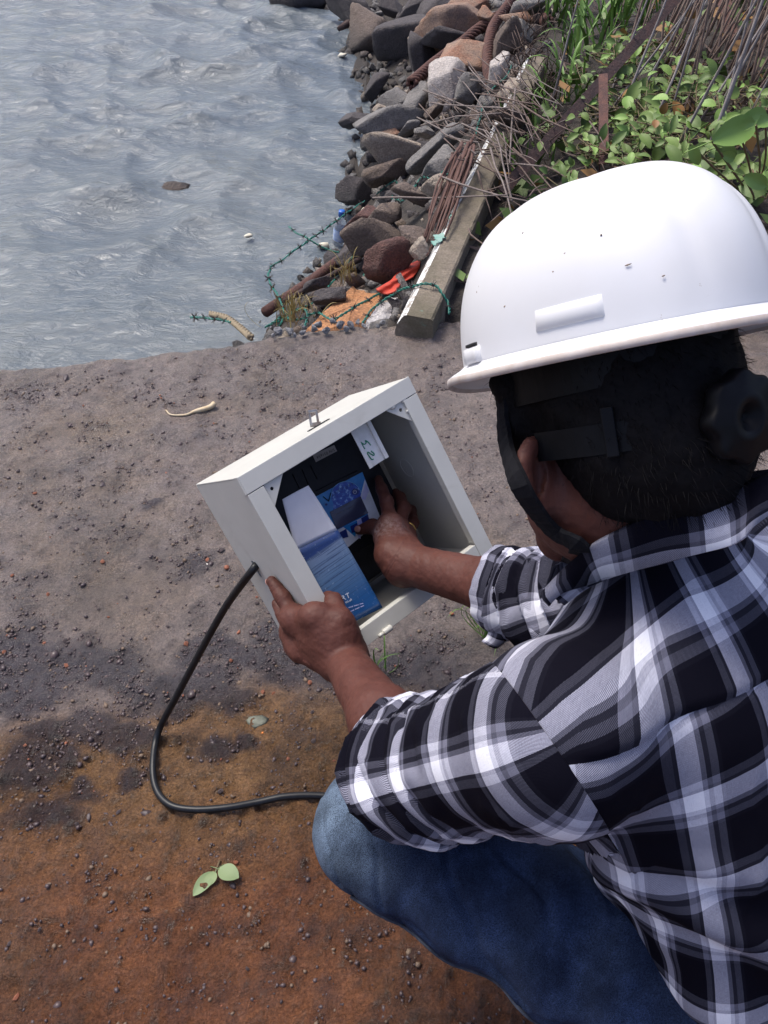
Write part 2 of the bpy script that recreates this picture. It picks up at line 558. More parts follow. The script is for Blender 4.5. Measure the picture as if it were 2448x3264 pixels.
def water_mat():
    m, nt, p = nmat('turbid_sea')
    gm = nt.nodes.new('ShaderNodeNewGeometry'); P = gm.outputs['Position']
    f = noise(nt, .8, 4, coord=P)
    nt.links.new(ramp(nt, f, [(.3, (.080, .102, .122)), (.7, (.122, .140, .150))]), p.inputs['Base Color'])
    p.inputs['Roughness'].default_value = .06
    p.inputs['IOR'].default_value = 1.35
    p.inputs['Specular IOR Level'].default_value = .6
    mp = nd(nt, 'ShaderNodeMapping'); mp.inputs['Scale'].default_value = (1, 1.9, 1); mp.inputs['Rotation'].default_value = (0, 0, math.radians(-14))
    nt.links.new(P, mp.inputs['Vector'])
    h = math_(nt, 'ADD', noise(nt, 9, 6, .62, mp.outputs[0], .8), math_(nt, 'MULTIPLY', noise(nt, 30, 4, .55, mp.outputs[0], .5), .16))
    bump(nt, p, h, .45, .05)
    return m
def build_sea():
    xs = np.concatenate([-np.geomspace(900, 4.6, 26), np.linspace(-4.5, 1.2, 330), np.geomspace(1.3, 900, 26)])
    ys = np.concatenate([np.linspace(1.2, 2.4, 12)[:-1], np.linspace(2.4, 10.5, 420), np.geomspace(10.7, 1500, 30)])
    X, Y = np.meshgrid(xs, ys)
    P = np.stack([X, Y, X * 0], -1)
    wx = X + .22 * NZ.fbm(P * 1.3, 3); wy = Y + .22 * NZ.fbm(P * 1.3 + 31, 3)
    z = 0
    r = np.random.default_rng(3)
    for k in range(9):
        a = math.radians(248 + r.normal() * 26); L = r.uniform(.35, 1.5)
        ph = (wx * math.cos(a) + wy * math.sin(a)) * 2 * np.pi / L + r.uniform(0, 6)
        s = 1 - np.abs(np.sin(ph * .5))
        z = z + (s ** 1.5 - .4) * .028 * L ** .8
    z = z * (1 + .7 * NZ.fbm(P * .7, 2)) + .016 * NZ.fbm(P * np.array([3.5, 6.5, 1]), 4)
    fade = np.clip((12 - np.hypot(X, Y - 4)) / 4, 0, 1)
    calm = np.clip((Y - 1.8) / 3.5, .25, 1)
    V = np.stack([X, Y, SEA_Z + z * fade * calm], -1).reshape(-1, 3)
    ny, nx = X.shape
    i = np.arange(ny - 1)[:, None] * nx + np.arange(nx - 1)[None, :]
    Q = np.stack([i, i + 1, i + nx + 1, i + nx], -1).reshape(-1, 4)
    o = mesh('sea', V, Q, water_mat(), None, True)
    tag(o, 'choppy grey sea water', kind='structure')
build_sea()

M_soil = simple('bank_soil', (.018, .014, .012), .8, (.045, .035, .028), 9, 60, .8, .02, world=True)
def build_bank():
    xs = np.concatenate([np.linspace(-1.6, 3.2, 170), np.geomspace(3.4, 60, 16)])
    ys = np.concatenate([np.linspace(2.0, 10, 230), np.geomspace(10.3, 120, 18)])
    X, Y = np.meshgrid(xs, ys)
    Z = bank_z(X, Y)
    Z = np.where(Y < slab_edge(X) + .05, np.minimum(Z, -.12), Z)
    V = np.stack([X, Y, Z], -1).reshape(-1, 3)
    ny, nx = X.shape
    i = np.arange(ny - 1)[:, None] * nx + np.arange(nx - 1)[None, :]
    Q = np.stack([i, i + 1, i + nx + 1, i + nx], -1).reshape(-1, 4)
    o = mesh('embankment', V, Q, M_soil, None, True)
    tag(o, 'dark soil of the shore embankment', kind='structure')
build_bank()
# ================================================================== steel enclosure, logger, leaflet, cable
BW, BH, BD = .300, .2958, .193
BEX = A(.7525, -.5056, .4219); BEY = A(.4509, .8626, .2296); BEZ = A(-.48, .0175, .8771)
BT = A(-.1906, -.0447, 1.1131)
def c2w(v):           # camera axes (right, down, forward) -> world direction
    return A(v[0], (-v[1] + v[2]) * SQ, -(v[1] + v[2]) * SQ)
WX, WY, WZ = unit(c2w(BEX)), unit(c2w(BEY)), None
WY = unit(WY - WX * (WY @ WX)); WZ = np.cross(WX, WY)
BORG = c2w(BT) + A(0, 0, CAM_H)
BM = Matrix(((WX[0], WY[0], WZ[0], BORG[0]), (WX[1], WY[1], WZ[1], BORG[1]), (WX[2], WY[2], WZ[2], BORG[2]), (0, 0, 0, 1)))
RW2L = np.array([WX, WY, WZ])
def bl(px, py, val, axis=2):
    """photograph pixel -> enclosure-local point on the local plane axis = val"""
    o = A(0, 0, CAM_H); r = W(px, py, 1.0) - o
    a = RW2L @ r; b = RW2L @ (o - BORG)
    s = (val - b[axis]) / a[axis]
    return s * a + b
def b2w(p): return BORG + p[0] * WX + p[1] * WY + p[2] * WZ
def bw(px, py, val, axis=2): return b2w(bl(px, py, val, axis))
P2 = lambda a, b: (1050 + a * .2411, 1480 + b * .2411)
P3 = lambda a, b: (880 + a * .2351, 1480 + b * .2351)
P4 = lambda a, b: (950 + a * .2411, 1250 + b * .2411)
P5 = lambda a, b: (600 + a * .2411, 1480 + b * .2411)
PH = lambda a, b: (850 + a * .2411, 1800 + b * .2411)

def paint_mat():
    m, nt, p = nmat('powder_coat')
    p.inputs['Roughness'].default_value = .42
    f = noise(nt, 14, 6)
    c = ramp(nt, f, [(.3, (.58, .57, .52)), (.7, (.52, .51, .465))])
    g = noise(nt, 60, 3)
    spots = ramp(nt, g, [(.70, (0, 0, 0)), (.76, (1, 1, 1))])
    c = mixc(nt, math_(nt, 'MULTIPLY', spots, .35), c, (.34, .30, .25))
    sm = ramp(nt, noise(nt, 9, 6, .7, dist=1.5), [(.58, (0, 0, 0)), (.72, (1, 1, 1))])
    c = mixc(nt, math_(nt, 'MULTIPLY', sm, .28), c, (.36, .33, .28))
    nt.links.new(c, p.inputs['Base Color'])
    bump(nt, p, noise(nt, 900, 2), .12, .0004)
    return m
M_paint = paint_mat()
M_white = simple('white_enamel', (.72, .72, .70), .45, (.58, .57, .54), 40)
M_black = simple('black_plastic', (.004, .0045, .008), .5, (.008, .0085, .013), 60, spec=.3)
M_dark = simple('dark_slot', (.01, .01, .012), .8)
M_steel = simple('worn_steel', (.42, .41, .40), .35, (.25, .2, .17), 90, metal=.8)
M_lcd = simple('lcd_glass', (.055, .058, .10), .15, (.07, .07, .12), 8)
M_lcdtxt = simple('lcd_text', (.16, .15, .17), .4)
M_ink = simple('black_ink', (.02, .02, .02), .6)
M_green_ink = simple('green_marker', (.0, .19, .09), .5, (.01, .24, .13), 200)
M_whiteprint = simple('white_print', (.80, .82, .88), .4)
M_btn = simple('button_blue', (.008, .022, .16), .35, (.012, .03, .2), 60)
M_lilac = simple('lilac_print', (.62, .60, .80), .4, (.42, .42, .75), 60)
M_cable = simple('cable_rubber', (.005, .0055, .007), .4, (.011, .012, .015), 120, spec=.35)

def panel_print():
    m, nt, p = nmat('sky_blue_print')
    p.inputs['Roughness'].default_value = .3
    f = noise(nt, 45, 4)
    nt.links.new(ramp(nt, f, [(.3, (.012, .15, .46)), (.7, (.03, .28, .62))]), p.inputs['Base Color'])
    return m
def globe_print():
    m, nt, p = nmat('globe_print')
    p.inputs['Roughness'].default_value = .3
    f = noise(nt, 150, 7, .7)
    nt.links.new(ramp(nt, f, [(.40, (.010, .035, .33)), (.54, (.015, .09, .45)), (.6, (.25, .45, .75)), (.7, (.6, .72, .9))]), p.inputs['Base Color'])
    return m
def sea_print():
    """leaflet cover: streaked sea, darker and bluer to the foot (printed)"""
    m, nt, p = nmat('sea_cover_print')
    p.inputs['Roughness'].default_value = .28
    tc = nt.nodes.new('ShaderNodeTexCoord')
    mp = nd(nt, 'ShaderNodeMapping'); mp.inputs['Scale'].default_value = (10, 420, 1)
    nt.links.new(tc.outputs['Object'], mp.inputs['Vector'])
    f = noise(nt, 1, 5, .65, mp.outputs[0])
    sp = nd(nt, 'ShaderNodeSeparateXYZ'); nt.links.new(tc.outputs['Object'], sp.inputs[0])
    mr = nd(nt, 'ShaderNodeMapRange'); nt.links.new(sp.outputs['Y'], mr.inputs[0])
    mr.inputs[1].default_value = .137; mr.inputs[2].default_value = .262
    base = ramp(nt, mr.outputs[0], [(0, (.02, .045, .15)), (.085, (.02, .05, .17)), (.11, (.16, .22, .33)), (.4, (.105, .19, .32)), (.62, (.060, .15, .31)), (.8, (.018, .10, .29)), (1, (.013, .085, .27))])
    dark = ramp(nt, f, [(.40, (1, 1, 1)), (.47, (0, 0, 0))])
    k = ramp(nt, mr.outputs[0], [(0, (.9,) * 3), (.45, (.75,) * 3), (.75, (.3,) * 3), (1, (.15,) * 3)])
    fac = math_(nt, 'MULTIPLY', dark, k)
    c = mixc(nt, fac, base, (.025, .05, .13))
    lite = ramp(nt, noise(nt, 260, 4, .7), [(.62, (0, 0, 0)), (.72, (1, 1, 1))])
    c = mixc(nt, math_(nt, 'MULTIPLY', lite, .5), c, (.5, .6, .75))
    nt.links.new(c, p.inputs['Base Color'])
    return m
M_panel, M_globe, M_sea = panel_print(), globe_print(), sea_print()

def text(name, body, size, loc, rot, mat, parent, spacing=1.0):
    """raised print in the local x,y plane of the enclosure (y runs down)"""
    cu = bpy.data.curves.new(name, 'FONT')
    cu.body = body; cu.size = size; cu.extrude = .00012; cu.space_character = spacing
    cu.align_x = 'CENTER'; cu.align_y = 'CENTER'
    t = bpy.data.objects.new(name, cu); COL.objects.link(t)
    dg = bpy.context.evaluated_depsgraph_get()
    me = bpy.data.meshes.new_from_object(t.evaluated_get(dg))
    bpy.data.objects.remove(t, do_unlink=True)
    me.name = name; me.materials.clear(); me.materials.append(mat)
    o = link(name, me, parent)
    # glyph x -> local x, glyph y -> local -y, facing -z
    o.matrix_local = Matrix.Translation(loc) @ Matrix.Rotation(rot, 4, 'Z') @ Matrix.Rotation(math.pi, 4, 'X')
    return o

def build_enclosure():
    e = empty('steel_enclosure', matrix=BM)
    tag(e, 'open cream painted steel enclosure tilted in the worker\'s hands', 'enclosure')
    t = .002
    # left side with the cable slot
    sa = bl(*P5(835, 1285), 0, 0); sb = bl(*P5(968, 1485), 0, 0)
    cy, cz = (sa[1] + sb[1]) / 2, (sa[2] + sb[2]) / 2
    n = 48; L = .0145; r = .0048
    ths = np.linspace(0, 2 * np.pi, n, endpoint=False)
    inner, outer = [], []
    for th in ths:
        c, s_ = math.cos(th), math.sin(th)
        inner.append((cy + (L - r) * (1 if c > 0 else -1) * min(1, abs(c) * 3) + r * c, cz + r * s_))
        # outer rectangle, same bearing
        k = 1e9
        if c > 1e-6: k = min(k, (BH - .0025 - cy) / c)
        if c < -1e-6: k = min(k, (.0025 - cy) / c)
        if s_ > 1e-6: k = min(k, (BD - cz) / s_)
        if s_ < -1e-6: k = min(k, (0.0025 - cz) / s_)
        outer.append((cy + k * c, cz + k * s_))
    # snap the nearest outer samples onto the corners
    for q in ((.0025, .0025), (.0025, BD), (BH - .0025, .0025), (BH - .0025, BD)):
        i = min(range(n), key=lambda j: (outer[j][0] - q[0]) ** 2 + (outer[j][1] - q[1]) ** 2)
        outer[i] = q
    V, Fc = [], []
    for x in (0, t):
        V += [(x, *p) for p in outer] + [(x, *p) for p in inner]
    for i in range(n):
        j = (i + 1) % n
        Fc.append((i, j, n + j, n + i))
        Fc.append((2 * n + j, 2 * n + i, 3 * n + i, 3 * n + j))
        Fc.append((n + i, n + j, 3 * n + j, 3 * n + i))
    pl = mesh('side_panel', V, Fc, M_paint, e); tag(pl, 'left side panel with an oval cable slot')
    box('side_panel', (BW - t, .0025, .0025), (BW, BH - .0025, BD), M_paint, e)
    box('top_panel', (0.0, 0, .002), (BW, .0024, BD + .0005), M_paint, e, .0007)
    box('bottom_panel', (0.0, BH - .0024, .002), (BW, BH, BD + .0005), M_paint, e, .0007)
    box('back_panel', (.0022, .0025, BD - .002), (BW - .0022, BH - .0025, BD - .0003), M_paint, e)
    # front frame: rails with a lip bent inwards
    rw = .0255
    def rail(lo, hi, lip_lo, lip_hi):
        bm = bmesh.new()
        box_bm(bm, lo, hi, .0008)
        box_bm(bm, lip_lo, lip_hi)
        return bm_obj('frame_rail', bm, M_paint, e)
    rail((-.0008, -.0008, -.0008), (BW + .0008, rw, .0018), (.028, rw - .002, .0019), (BW - .028, rw - .0002, .013))
    rail((-.0006, rw + .0008, -.0005), (rw, BH + .0004, .0018), (rw - .002, rw + .004, .0019), (rw - .0002, BH - rw - .003, .013))
    rail((BW - rw, rw + .0008, -.0005), (BW + .0006, BH + .0004, .0018), (BW - rw + .0002, rw + .004, .0019), (BW - rw + .002, BH - rw - .003, .013))
    rail((rw + .0005, BH - rw, -.0006), (BW - rw - .0005, BH + .0006, .0018), (rw + .001, BH - rw + .0002, .0019), (BW - rw - .001, BH - rw + .002, .013))
    # folded edge of the top rail on the outer side (the visible step at the corner)
    box('corner_fold', (-.0022, -.0012, .0005), (-.0004, .026, .0125), M_paint, e, .0005)
    # corner gussets with a fixing hole
    def gusset(pts, hole):
        bm = bmesh.new()
        z0, z1 = .003, .005
        hn = 14
        # fan ring between outline and hole
        c = A(*hole)
        ths = np.linspace(0, 2 * np.pi, 42, endpoint=False)
        P = [A(*p) for p in pts]
        out = []
        for th in ths:
            d = A(math.cos(th), math.sin(th)); best = 1e9
            for i in range(len(P)):
                a, b = P[i], P[(i + 1) % len(P)]
                m = np.array([d, a - b]).T
                if abs(np.linalg.det(m)) < 1e-12: continue
                s_, u = np.linalg.solve(m, a - c)
                if s_ > 0 and -1e-6 <= u <= 1 + 1e-6: best = min(best, s_)
            out.append(c + d * best)
        for p in P:
            i = min(range(len(out)), key=lambda j: np.linalg.norm(out[j] - p)); out[i] = p
        inn = [c + A(math.cos(th), math.sin(th)) * .0026 for th in ths]
        rings = [[bm.verts.new((*q, z)) for q in loop] for z in (z0, z1) for loop in (out, inn)]
        m = len(ths)
        for i in range(m):
            j = (i + 1) % m
            bm.faces.new((rings[0][i], rings[0][j], rings[1][j], rings[1][i]))
            bm.faces.new((rings[2][i], rings[2][j], rings[3][j], rings[3][i]))
            bm.faces.new((rings[0][i], rings[0][j], rings[2][j], rings[2][i]))
            bm.faces.new((rings[1][i], rings[1][j], rings[3][j], rings[3][i]))
        return bm_obj('corner_gusset', bm, M_paint, e)
    gl = lambda px, py: bl(px, py, .003)[:2]
    gusset([gl(835, 1536), gl(903, 1503), gl(876, 1615)], gl(*P5(1108, 320)))
    gusset([gl(1230, 1309), gl(1294, 1268), gl(1317, 1343)], gl(*P4(1357, 235)))
    for q in ((1260, 195), (1405, 110), (1465, 245)):     # weld beads
        b = bl(*P4(*q), .001)
        bm = bmesh.new()
        bmesh.ops.create_icosphere(bm, subdivisions=2, radius=.0045)
        for v in bm.verts:
            v.co = Vector((v.co.x * 1.1 + b[0], v.co.y * .8 + b[1], v.co.z * .6 + b[2] + .001)) + Vector((random.uniform(-1, 1), random.uniform(-1, 1), 0)) * .0006
        bm_obj('weld_bead', bm, M_paint, e, True)
    # latch on the top
    la = bl(*P4(265, 445), 0, 1)
    bm = bmesh.new()
    box_bm(bm, (la[0] - .018, -.0012, la[2] - .004), (la[0] + .020, .0006, la[2] + .003), .0005)
    bm_obj('latch_slot', bm, M_dark, e)
    lt = empty('latch_hook'); lt.parent = e
    bm = bmesh.new()
    for lo, hi in (((-.008, -.021, -.001), (-.0045, .0, .001)), ((.0035, -.021, -.001), (.007, .0, .001)), ((-.008, -.024, -.001), (.007, -.0205, .001)), ((-.008, -.006, -.0012), (.009, 0, .0012))):
        box_bm(bm, lo, hi, .0006)
    bmesh.ops.rotate(bm, verts=bm.verts, cent=(0, 0, 0), matrix=Matrix.Rotation(math.radians(20), 3, 'Z'))
    bmesh.ops.translate(bm, verts=bm.verts, vec=(la[0] - .004, -.001, la[2]))
    bpy.data.objects.remove(lt, do_unlink=True)
    bm_obj('latch_hook', bm, M_steel, e)
    # hinge pin on the bottom edge
    h1 = bl(*[1050 + 510 * .3014, 1800 + 750 * .3014], 0.0); h2 = bl(*[1050 + 645 * .3014, 1800 + 660 * .3014], 0.0)
    x0, x1, yy = h1[0], h2[0], BH - .0015
    V1 = tube_data([(x0, yy, -.003), (x0 + .0085, yy, -.003)], .0028, 14)
    V2 = tube_data([(x0 + .0085, yy, -.003), (x0 + .009, yy, -.003), (x1 - .0005, yy, -.003), (x1, yy, -.003)], [.0042, .0046, .0046, .0042], 16)
    mesh('hinge_pin', *merge([V1, V2]), M_paint, e, True)
    # knock-out ring on the right inner wall
    k0 = bl(*P4(1440, 1000), BW - .002, 0)
    th = np.linspace(0, 2 * np.pi, 26)
    pts = np.stack([np.full(26, BW - .0022), k0[1] + .016 * np.cos(th), k0[2] + .016 * np.sin(th)], 1)
    tube('knockout_ring', pts, .0006, M_paint, e, 6)
    # white channel bracket hanging behind the top rail
    c1, c2, c3, c4 = [bl(*P4(*q), .02)[:2] for q in ((670, 535), (950, 385), (1205, 860), (965, 1005))]
    xl, xr = (c1[0] + c4[0]) / 2, (c2[0] + c3[0]) / 2
    y0, y1 = .020, (c3[1] + c4[1]) / 2
    bm = bmesh.new()
    box_bm(bm, (xl + .0062, y0, .0225), (xr - .0062, y1, .024), .0004)
    box_bm(bm, (xl, y0, .0185), (xl + .0064, y1 - .0005, .0200), .0004)
    box_bm(bm, (xr - .0064, y0, .0185), (xr, y1 - .0005, .0200), .0004)
    box_bm(bm, (xl + .0052, y0 + .0004, .0196), (xl + .0066, y1 - .0008, .0236))
    box_bm(bm, (xr - .0066, y0 + .0004, .0196), (xr - .0052, y1 - .0008, .0236))
    br = bm_obj('mounting_channel', bm, M_white, e)
    tag(br, 'white channel bracket with green marker strokes')
    # green hand-written strokes, as they stand in the photograph
    for st in ([(962, 702), (925, 660), (890, 640), (900, 668), (876, 688), (838, 668), (830, 660), (850, 700), (884, 752)],
               [(965, 776), (1003, 812), (1000, 836), (960, 815), (925, 792), (920, 815), (950, 860), (975, 888), (998, 884)]):
        pts = [bl(*P4(*q), .0222) for q in st]
        tube('marker_stroke', spline(pts, 30), .0009, M_green_ink, br, 6)
    return e

def build_logger():
    e = empty('tide_logger', matrix=BM)
    tag(e, 'black data logger with a blue globe faceplate inside the steel enclosure', 'data logger')
    z = .12
    bm = bmesh.new()
    box_bm(bm, (.020, .030, z), (.256, .260, .1905), .004)
    cs = bm_obj('case', bm, M_black, e)
    for q in (((225, 130), (320, 330)), ((352, 70), (440, 270)), ((470, 20), (560, 200))):
        a = bl(*P3(*q[0]), z - .0006); b = bl(*P3(*q[1]), z - .0006)
        tube('rib', [a, b], .0007, M_black, cs, 6)
    tube('rib', [bl(*P3(540, 360), z - .0006), bl(*P3(1100, 85), z - .0006)], .0007, M_black, cs, 6)
    tube('rib', [bl(*P3(1000, 1240), z - .0006), bl(*P3(1330, 1060), z - .0006)], .0007, M_black, cs, 6)
    box('base_strip', (.02, .2605, .135), (.256, .268, .1905), simple('grey_strip', (.10, .10, .10), .6), e, .0008)
    # serial label, upside down
    lx = bl(*P4(355, 805), z)
    lb = prism('serial_label', [bl(*P4(*q), z)[:2] for q in ((190, 830), (475, 700), (515, 780), (235, 925))], z - .0006, z - .0001, simple('paper_label', (.42, .39, .36), .6), e)
    ld = bl(*P4(475, 700), z) - bl(*P4(190, 830), z)
    text('lettering', 'S/N 031654', .0062, (lx[0] + .0005, lx[1] + .001, z - .0008), math.atan2(ld[1], ld[0]) + math.pi, M_ink, lb, 1.1)
    # faceplate
    def lay(name, pts, lvl, mat, parent):
        return prism(name, [bl(*P3(*q), z)[:2] for q in pts], z - .0010 - .0003 * lvl, z - .0008 - .0003 * (lvl - 1), mat, parent)
    tr, br_, blc = (1165, 105), (1420, 750), (985, 1110)
    tl = (400, 510); bl2 = (735, 1240)
    fp = lay('faceplate', [tl, tr, br_, blc, bl2], 0, M_panel, e)
    # globe
    gp = [(950 + 205 * math.cos(t), 430 + 195 * math.sin(t)) for t in np.linspace(math.radians(150), math.radians(368), 26)]
    lay('globe', gp + [(1135, 450), (770, 630)], 1, M_globe, fp)
    ring = [bl(*P3(950 + 208 * math.cos(t), 432 + 198 * math.sin(t)), z - .0018) for t in np.linspace(math.radians(175), math.radians(350), 30)]
    tube('globe_outline', ring, .0005, simple('pale_blue_print', (.25, .55, .85), .4), fp, 5)
    lay('white_wedge', [(1197, 205), (1420, 750), (1240, 735), (1238, 660), (1140, 430)], 2, M_whiteprint, fp)
    lay('lilac_streak', [(1205, 255), (1250, 360), (1205, 480), (1160, 470), (1165, 380)], 3, M_lilac, fp)
    lay('white_foot', [(700, 960), (830, 890), (1240, 680), (1275, 800), (1420, 750), (985, 1110), (735, 1240)], 2, M_whiteprint, fp)
    lay('blue_flash', [(905, 850), (1090, 760), (1100, 830), (1065, 985), (960, 890)], 3, M_panel, fp)
    lay('lilac_streak', [(1100, 770), (1180, 720), (1165, 790), (1130, 850), (1140, 1010), (1110, 1000)], 3, M_lilac, fp)
    scr = lay('screen', [(720, 645), (1135, 432), (1240, 660), (815, 885)], 5, M_lcd, e)
    # dim segments in the display
    for i, (a, b) in enumerate((((800, 690), (905, 640)), ((930, 625), (955, 612)), ((980, 600), (1060, 560)), ((760, 655), (775, 648)), ((850, 605), (1000, 530)))):
        p0, p1 = bl(*P3(*a), z - .0031), bl(*P3(*b), z - .0031)
        m = max(2, int(np.linalg.norm(p1 - p0) / .0016))
        parts = []
        for k in range(m):
            c = p0 + (p1 - p0) * (k / m)
            h = .0009 if k % 3 else .0006
            V = [(c[0] + dx, c[1] + dy, c[2] + dz) for dx in (0, .0007) for dy in (-h, h) for dz in (0, .0003)]
            parts.append((V, [(0, 1, 3, 2), (4, 6, 7, 5), (0, 2, 6, 4), (1, 5, 7, 3), (0, 4, 5, 1), (2, 3, 7, 6)]))
        mesh('display_segments', *merge(parts), M_lcdtxt, scr)
    # buttons
    for cxy in ((910, 945), (1058, 862), (1205, 750)):
        lay('button', [(cxy[0] + dx, cxy[1] + dy) for dx, dy in ((-62, -20), (30, -70), (60, 40), (20, 48), (-40, 70))], 6, M_btn, e)
    pb = [(1068 + 48 * math.cos(t), 372 + 46 * math.sin(t)) for t in np.linspace(0, 2 * np.pi, 22, endpoint=False)]
    pw = lay('power_button', pb, 4, M_btn, e)
    pc = [bl(*P3(1068 + 22 * math.cos(t), 374 + 22 * math.sin(t)), z - .0026) for t in np.linspace(math.radians(-60), math.radians(240), 16)]
    tube('power_mark', pc, .0005, M_whiteprint, pw, 5)
    tube('power_mark', [bl(*P3(1068, 345), z - .0026), bl(*P3(1068, 372), z - .0026)], .0005, M_whiteprint, pw, 5)
    # lettering on the faceplate
    for a, b in (((640, 435), (715, 500)), ((715, 500), (745, 385))):
        tube('lettering', [bl(*P3(*a), z - .0024), bl(*P3(*b), z - .0024)], .0007, M_ink, fp, 5)
    rot = math.atan2(*(bl(*P3(1165, 105), z) - bl(*P3(555, 425), z))[[1, 0]])
    for i, ch in enumerate('ALEPORT'):
        q = [(770, 420), (810, 385), (855, 355), (905, 335), (953, 318), (1000, 292), (1040, 275)][i]
        l = bl(*P3(*q), z - .0023)
        text('lettering', ch, .0058, l, rot, M_btn, fp)
    dq = bl(*P3(685, 545), z - .0022)
    mesh('indicator', *tube_data([(dq[0], dq[1], dq[2]), (dq[0], dq[1], dq[2] + .001)], .0018, 12), M_btn, e)
    # two wires from the case to the slot
    for dx in (0, .006):
        pts = [A(.034 + dx, .06, .118), A(.020 + dx * .5, .10, .09), A(.012, .135 + dx, .10), A(.010, .155 + dx, .13), A(.03, .17, .128)]
        tube('wire', spline(pts, 24), .0022, M_cable, e, 6)
    return e

def build_leaflet():
    e = empty('leaflet', matrix=BM)
    tag(e, 'folded leaflet with a blue sea cover tucked inside the enclosure under the thumb', 'leaflet')
    TL, TR, FR = bl(*P3(90, 475), .020), bl(*P3(445, 285), .020), bl(*P3(830, 890), .020)
    BR = bl(*P3(1435, 1940), .020)
    FL = A(.0275, .1285, .020); BL = A(.0285, .2590, .020)
    def sheet(name, q, z0, z1, mat, curl=0.0, nx=10, ny=14):
        V, Fc = [], []
        for lvl in (z0, z1):
            for i in range(ny + 1):
                for j in range(nx + 1):
                    u, v = j / nx, i / ny
                    p = (q[0] * (1 - u) + q[1] * u) * (1 - v) + (q[3] * (1 - u) + q[2] * u) * v
                    V.append((p[0], p[1], lvl + curl * (math.sin(u * 3.0) * .6 + (1 - v) ** 2 * .5 + .15 * math.sin(v * 7 + u * 3))))
        n = (nx + 1) * (ny + 1)
        for i in range(ny):
            for j in range(nx):
                a = i * (nx + 1) + j
                Fc += [(a, a + 1, a + nx + 2, a + nx + 1), (n + a, n + a + nx + 1, n + a + nx + 2, n + a + 1)]
        rim = [j for j in range(nx + 1)] + [i * (nx + 1) + nx for i in range(1, ny + 1)] + [ny * (nx + 1) + j for j in range(nx - 1, -1, -1)] + [i * (nx + 1) for i in range(ny - 1, 0, -1)]
        for a, b in zip(rim, rim[1:] + rim[:1]): Fc.append((a, n + a, n + b, b))
        return mesh(name, V, Fc, mat, e, True)
    sheet('page', (TL, TR, FR, FL), .0200, .0206, simple('leaflet_paper', (.60, .60, .64), .35, (.54, .54, .58), 25), .003)
    cover = sheet('cover', (FL, FR, BR, BL), .0175, .0205, M_sea, .0012)
    rot = math.atan2(BR[1] - BL[1], BR[0] - BL[0]) - .02
    def at(px, py): return bl(*P3(px, py), .0168)
    rot = math.atan2(*(at(1435, 1940) - at(1040, 2140))[[1, 0]])
    for ch, q in (('R', (915, 1815)), ('T', (975, 1785))):
        text('lettering', ch, .0105, at(*q), rot, M_whiteprint, cover, 1)
    text('lettering', 'co.uk', .0052, at(985, 1850), rot, M_whiteprint, cover)
    # two lines of print too small to read in the photograph
    for (a, b) in (((985, 1945), (1185, 1885)), ((1000, 2000), (1195, 1915))):
        p0, p1 = at(*a), at(*b); m = 16; parts = []
        for k in range(m):
            if k % 6 == 5: continue
            c = p0 + (p1 - p0) * (k / m)
            V = [(c[0] + dx, c[1] + dy, c[2] + dz) for dx in (0, .0011) for dy in (-.0007, .0006) for dz in (0, .0002)]
            parts.append((V, [(0, 1, 3, 2), (4, 6, 7, 5), (0, 2, 6, 4), (1, 5, 7, 3), (0, 4, 5, 1), (2, 3, 7, 6)]))
        mesh('small_print', *merge(parts), M_lilac, cover)
    return e

def build_cable():
    slot = bw(*P5(880, 1360), .012, 0)
    a0 = bw(*P5(868, 1375), -.006, 0)
    pts = [bw(*P5(905, 1330), .035, 0), slot, a0]
    hang = [(720, 1933, 1.326), (640, 2075, 1.39), (560, 2225, 1.455)]
    pts += [W(*h) for h in hang]
    for px, py in ((508, 2345), (489, 2440), (500, 2520), (545, 2573), (620, 2590), (720, 2585), (820, 2566), (910, 2549), (1010, 2545), (1100, 2556), (1200, 2600)):
        g = G(px, py, .0075); pts.append(A(g[0], g[1], slab_z(g[0], g[1]) + .0125 + .006 * math.exp(-((py - 2345) / 60) ** 2)))
    o = tube('black_cable', spline(pts, 150), .0060, M_cable, None, 12)
    tag(o, 'black rubber cable looping from the enclosure slot across the muddy slab', 'cable')

enclosure = build_enclosure(); logger = build_logger(); leaflet = build_leaflet(); build_cable()
# ================================================================== the worker
HU = A(-.178, .623, .762); HF = A(-.4434, .6403, -.6272); HR = A(.8785, .4494, -.1623)   # head: up, forward, right
HC = A(.1808, .5816, .9453)                                                            # centre of the helmet rim plane
def hp(r, f, u): return HC + HR * r + HF * f + HU * u
LS = W(1765, 2335, .66); RS = A(.383, .596, .690)
LE = W(1325, 2455, .915); LW = W(1091, 2095, 1.162)
RE = W(1800, 1930, 1.09); RWR = bw(1291, 1795, .010)
NB = A(.243, .508, .882)             # base of the neck at the back
PEL = A(.435, .345, .345)
LH = A(.315, .283, .358); RH = PEL + A(.12, .11, 0)
LK = A(-.008, .452, .355); RK = A(.42, .80, .36)
LA = W(1780, 3030, 1.15); RA_ = A(.50, .62, .09)
person = empty('person', (.2, .35, 0))
tag(person, 'crouching worker in plaid shirt and jeans holding the open enclosure', 'person')
bpy.context.view_layer.update()
def pparent(o, parent=None):
    """parent world-space mesh to the person (or one of its parts)"""
    par = parent or person
    o.parent = par
    bpy.context.view_layer.update()
    o.matrix_parent_inverse = par.matrix_world.inverted()
    return o

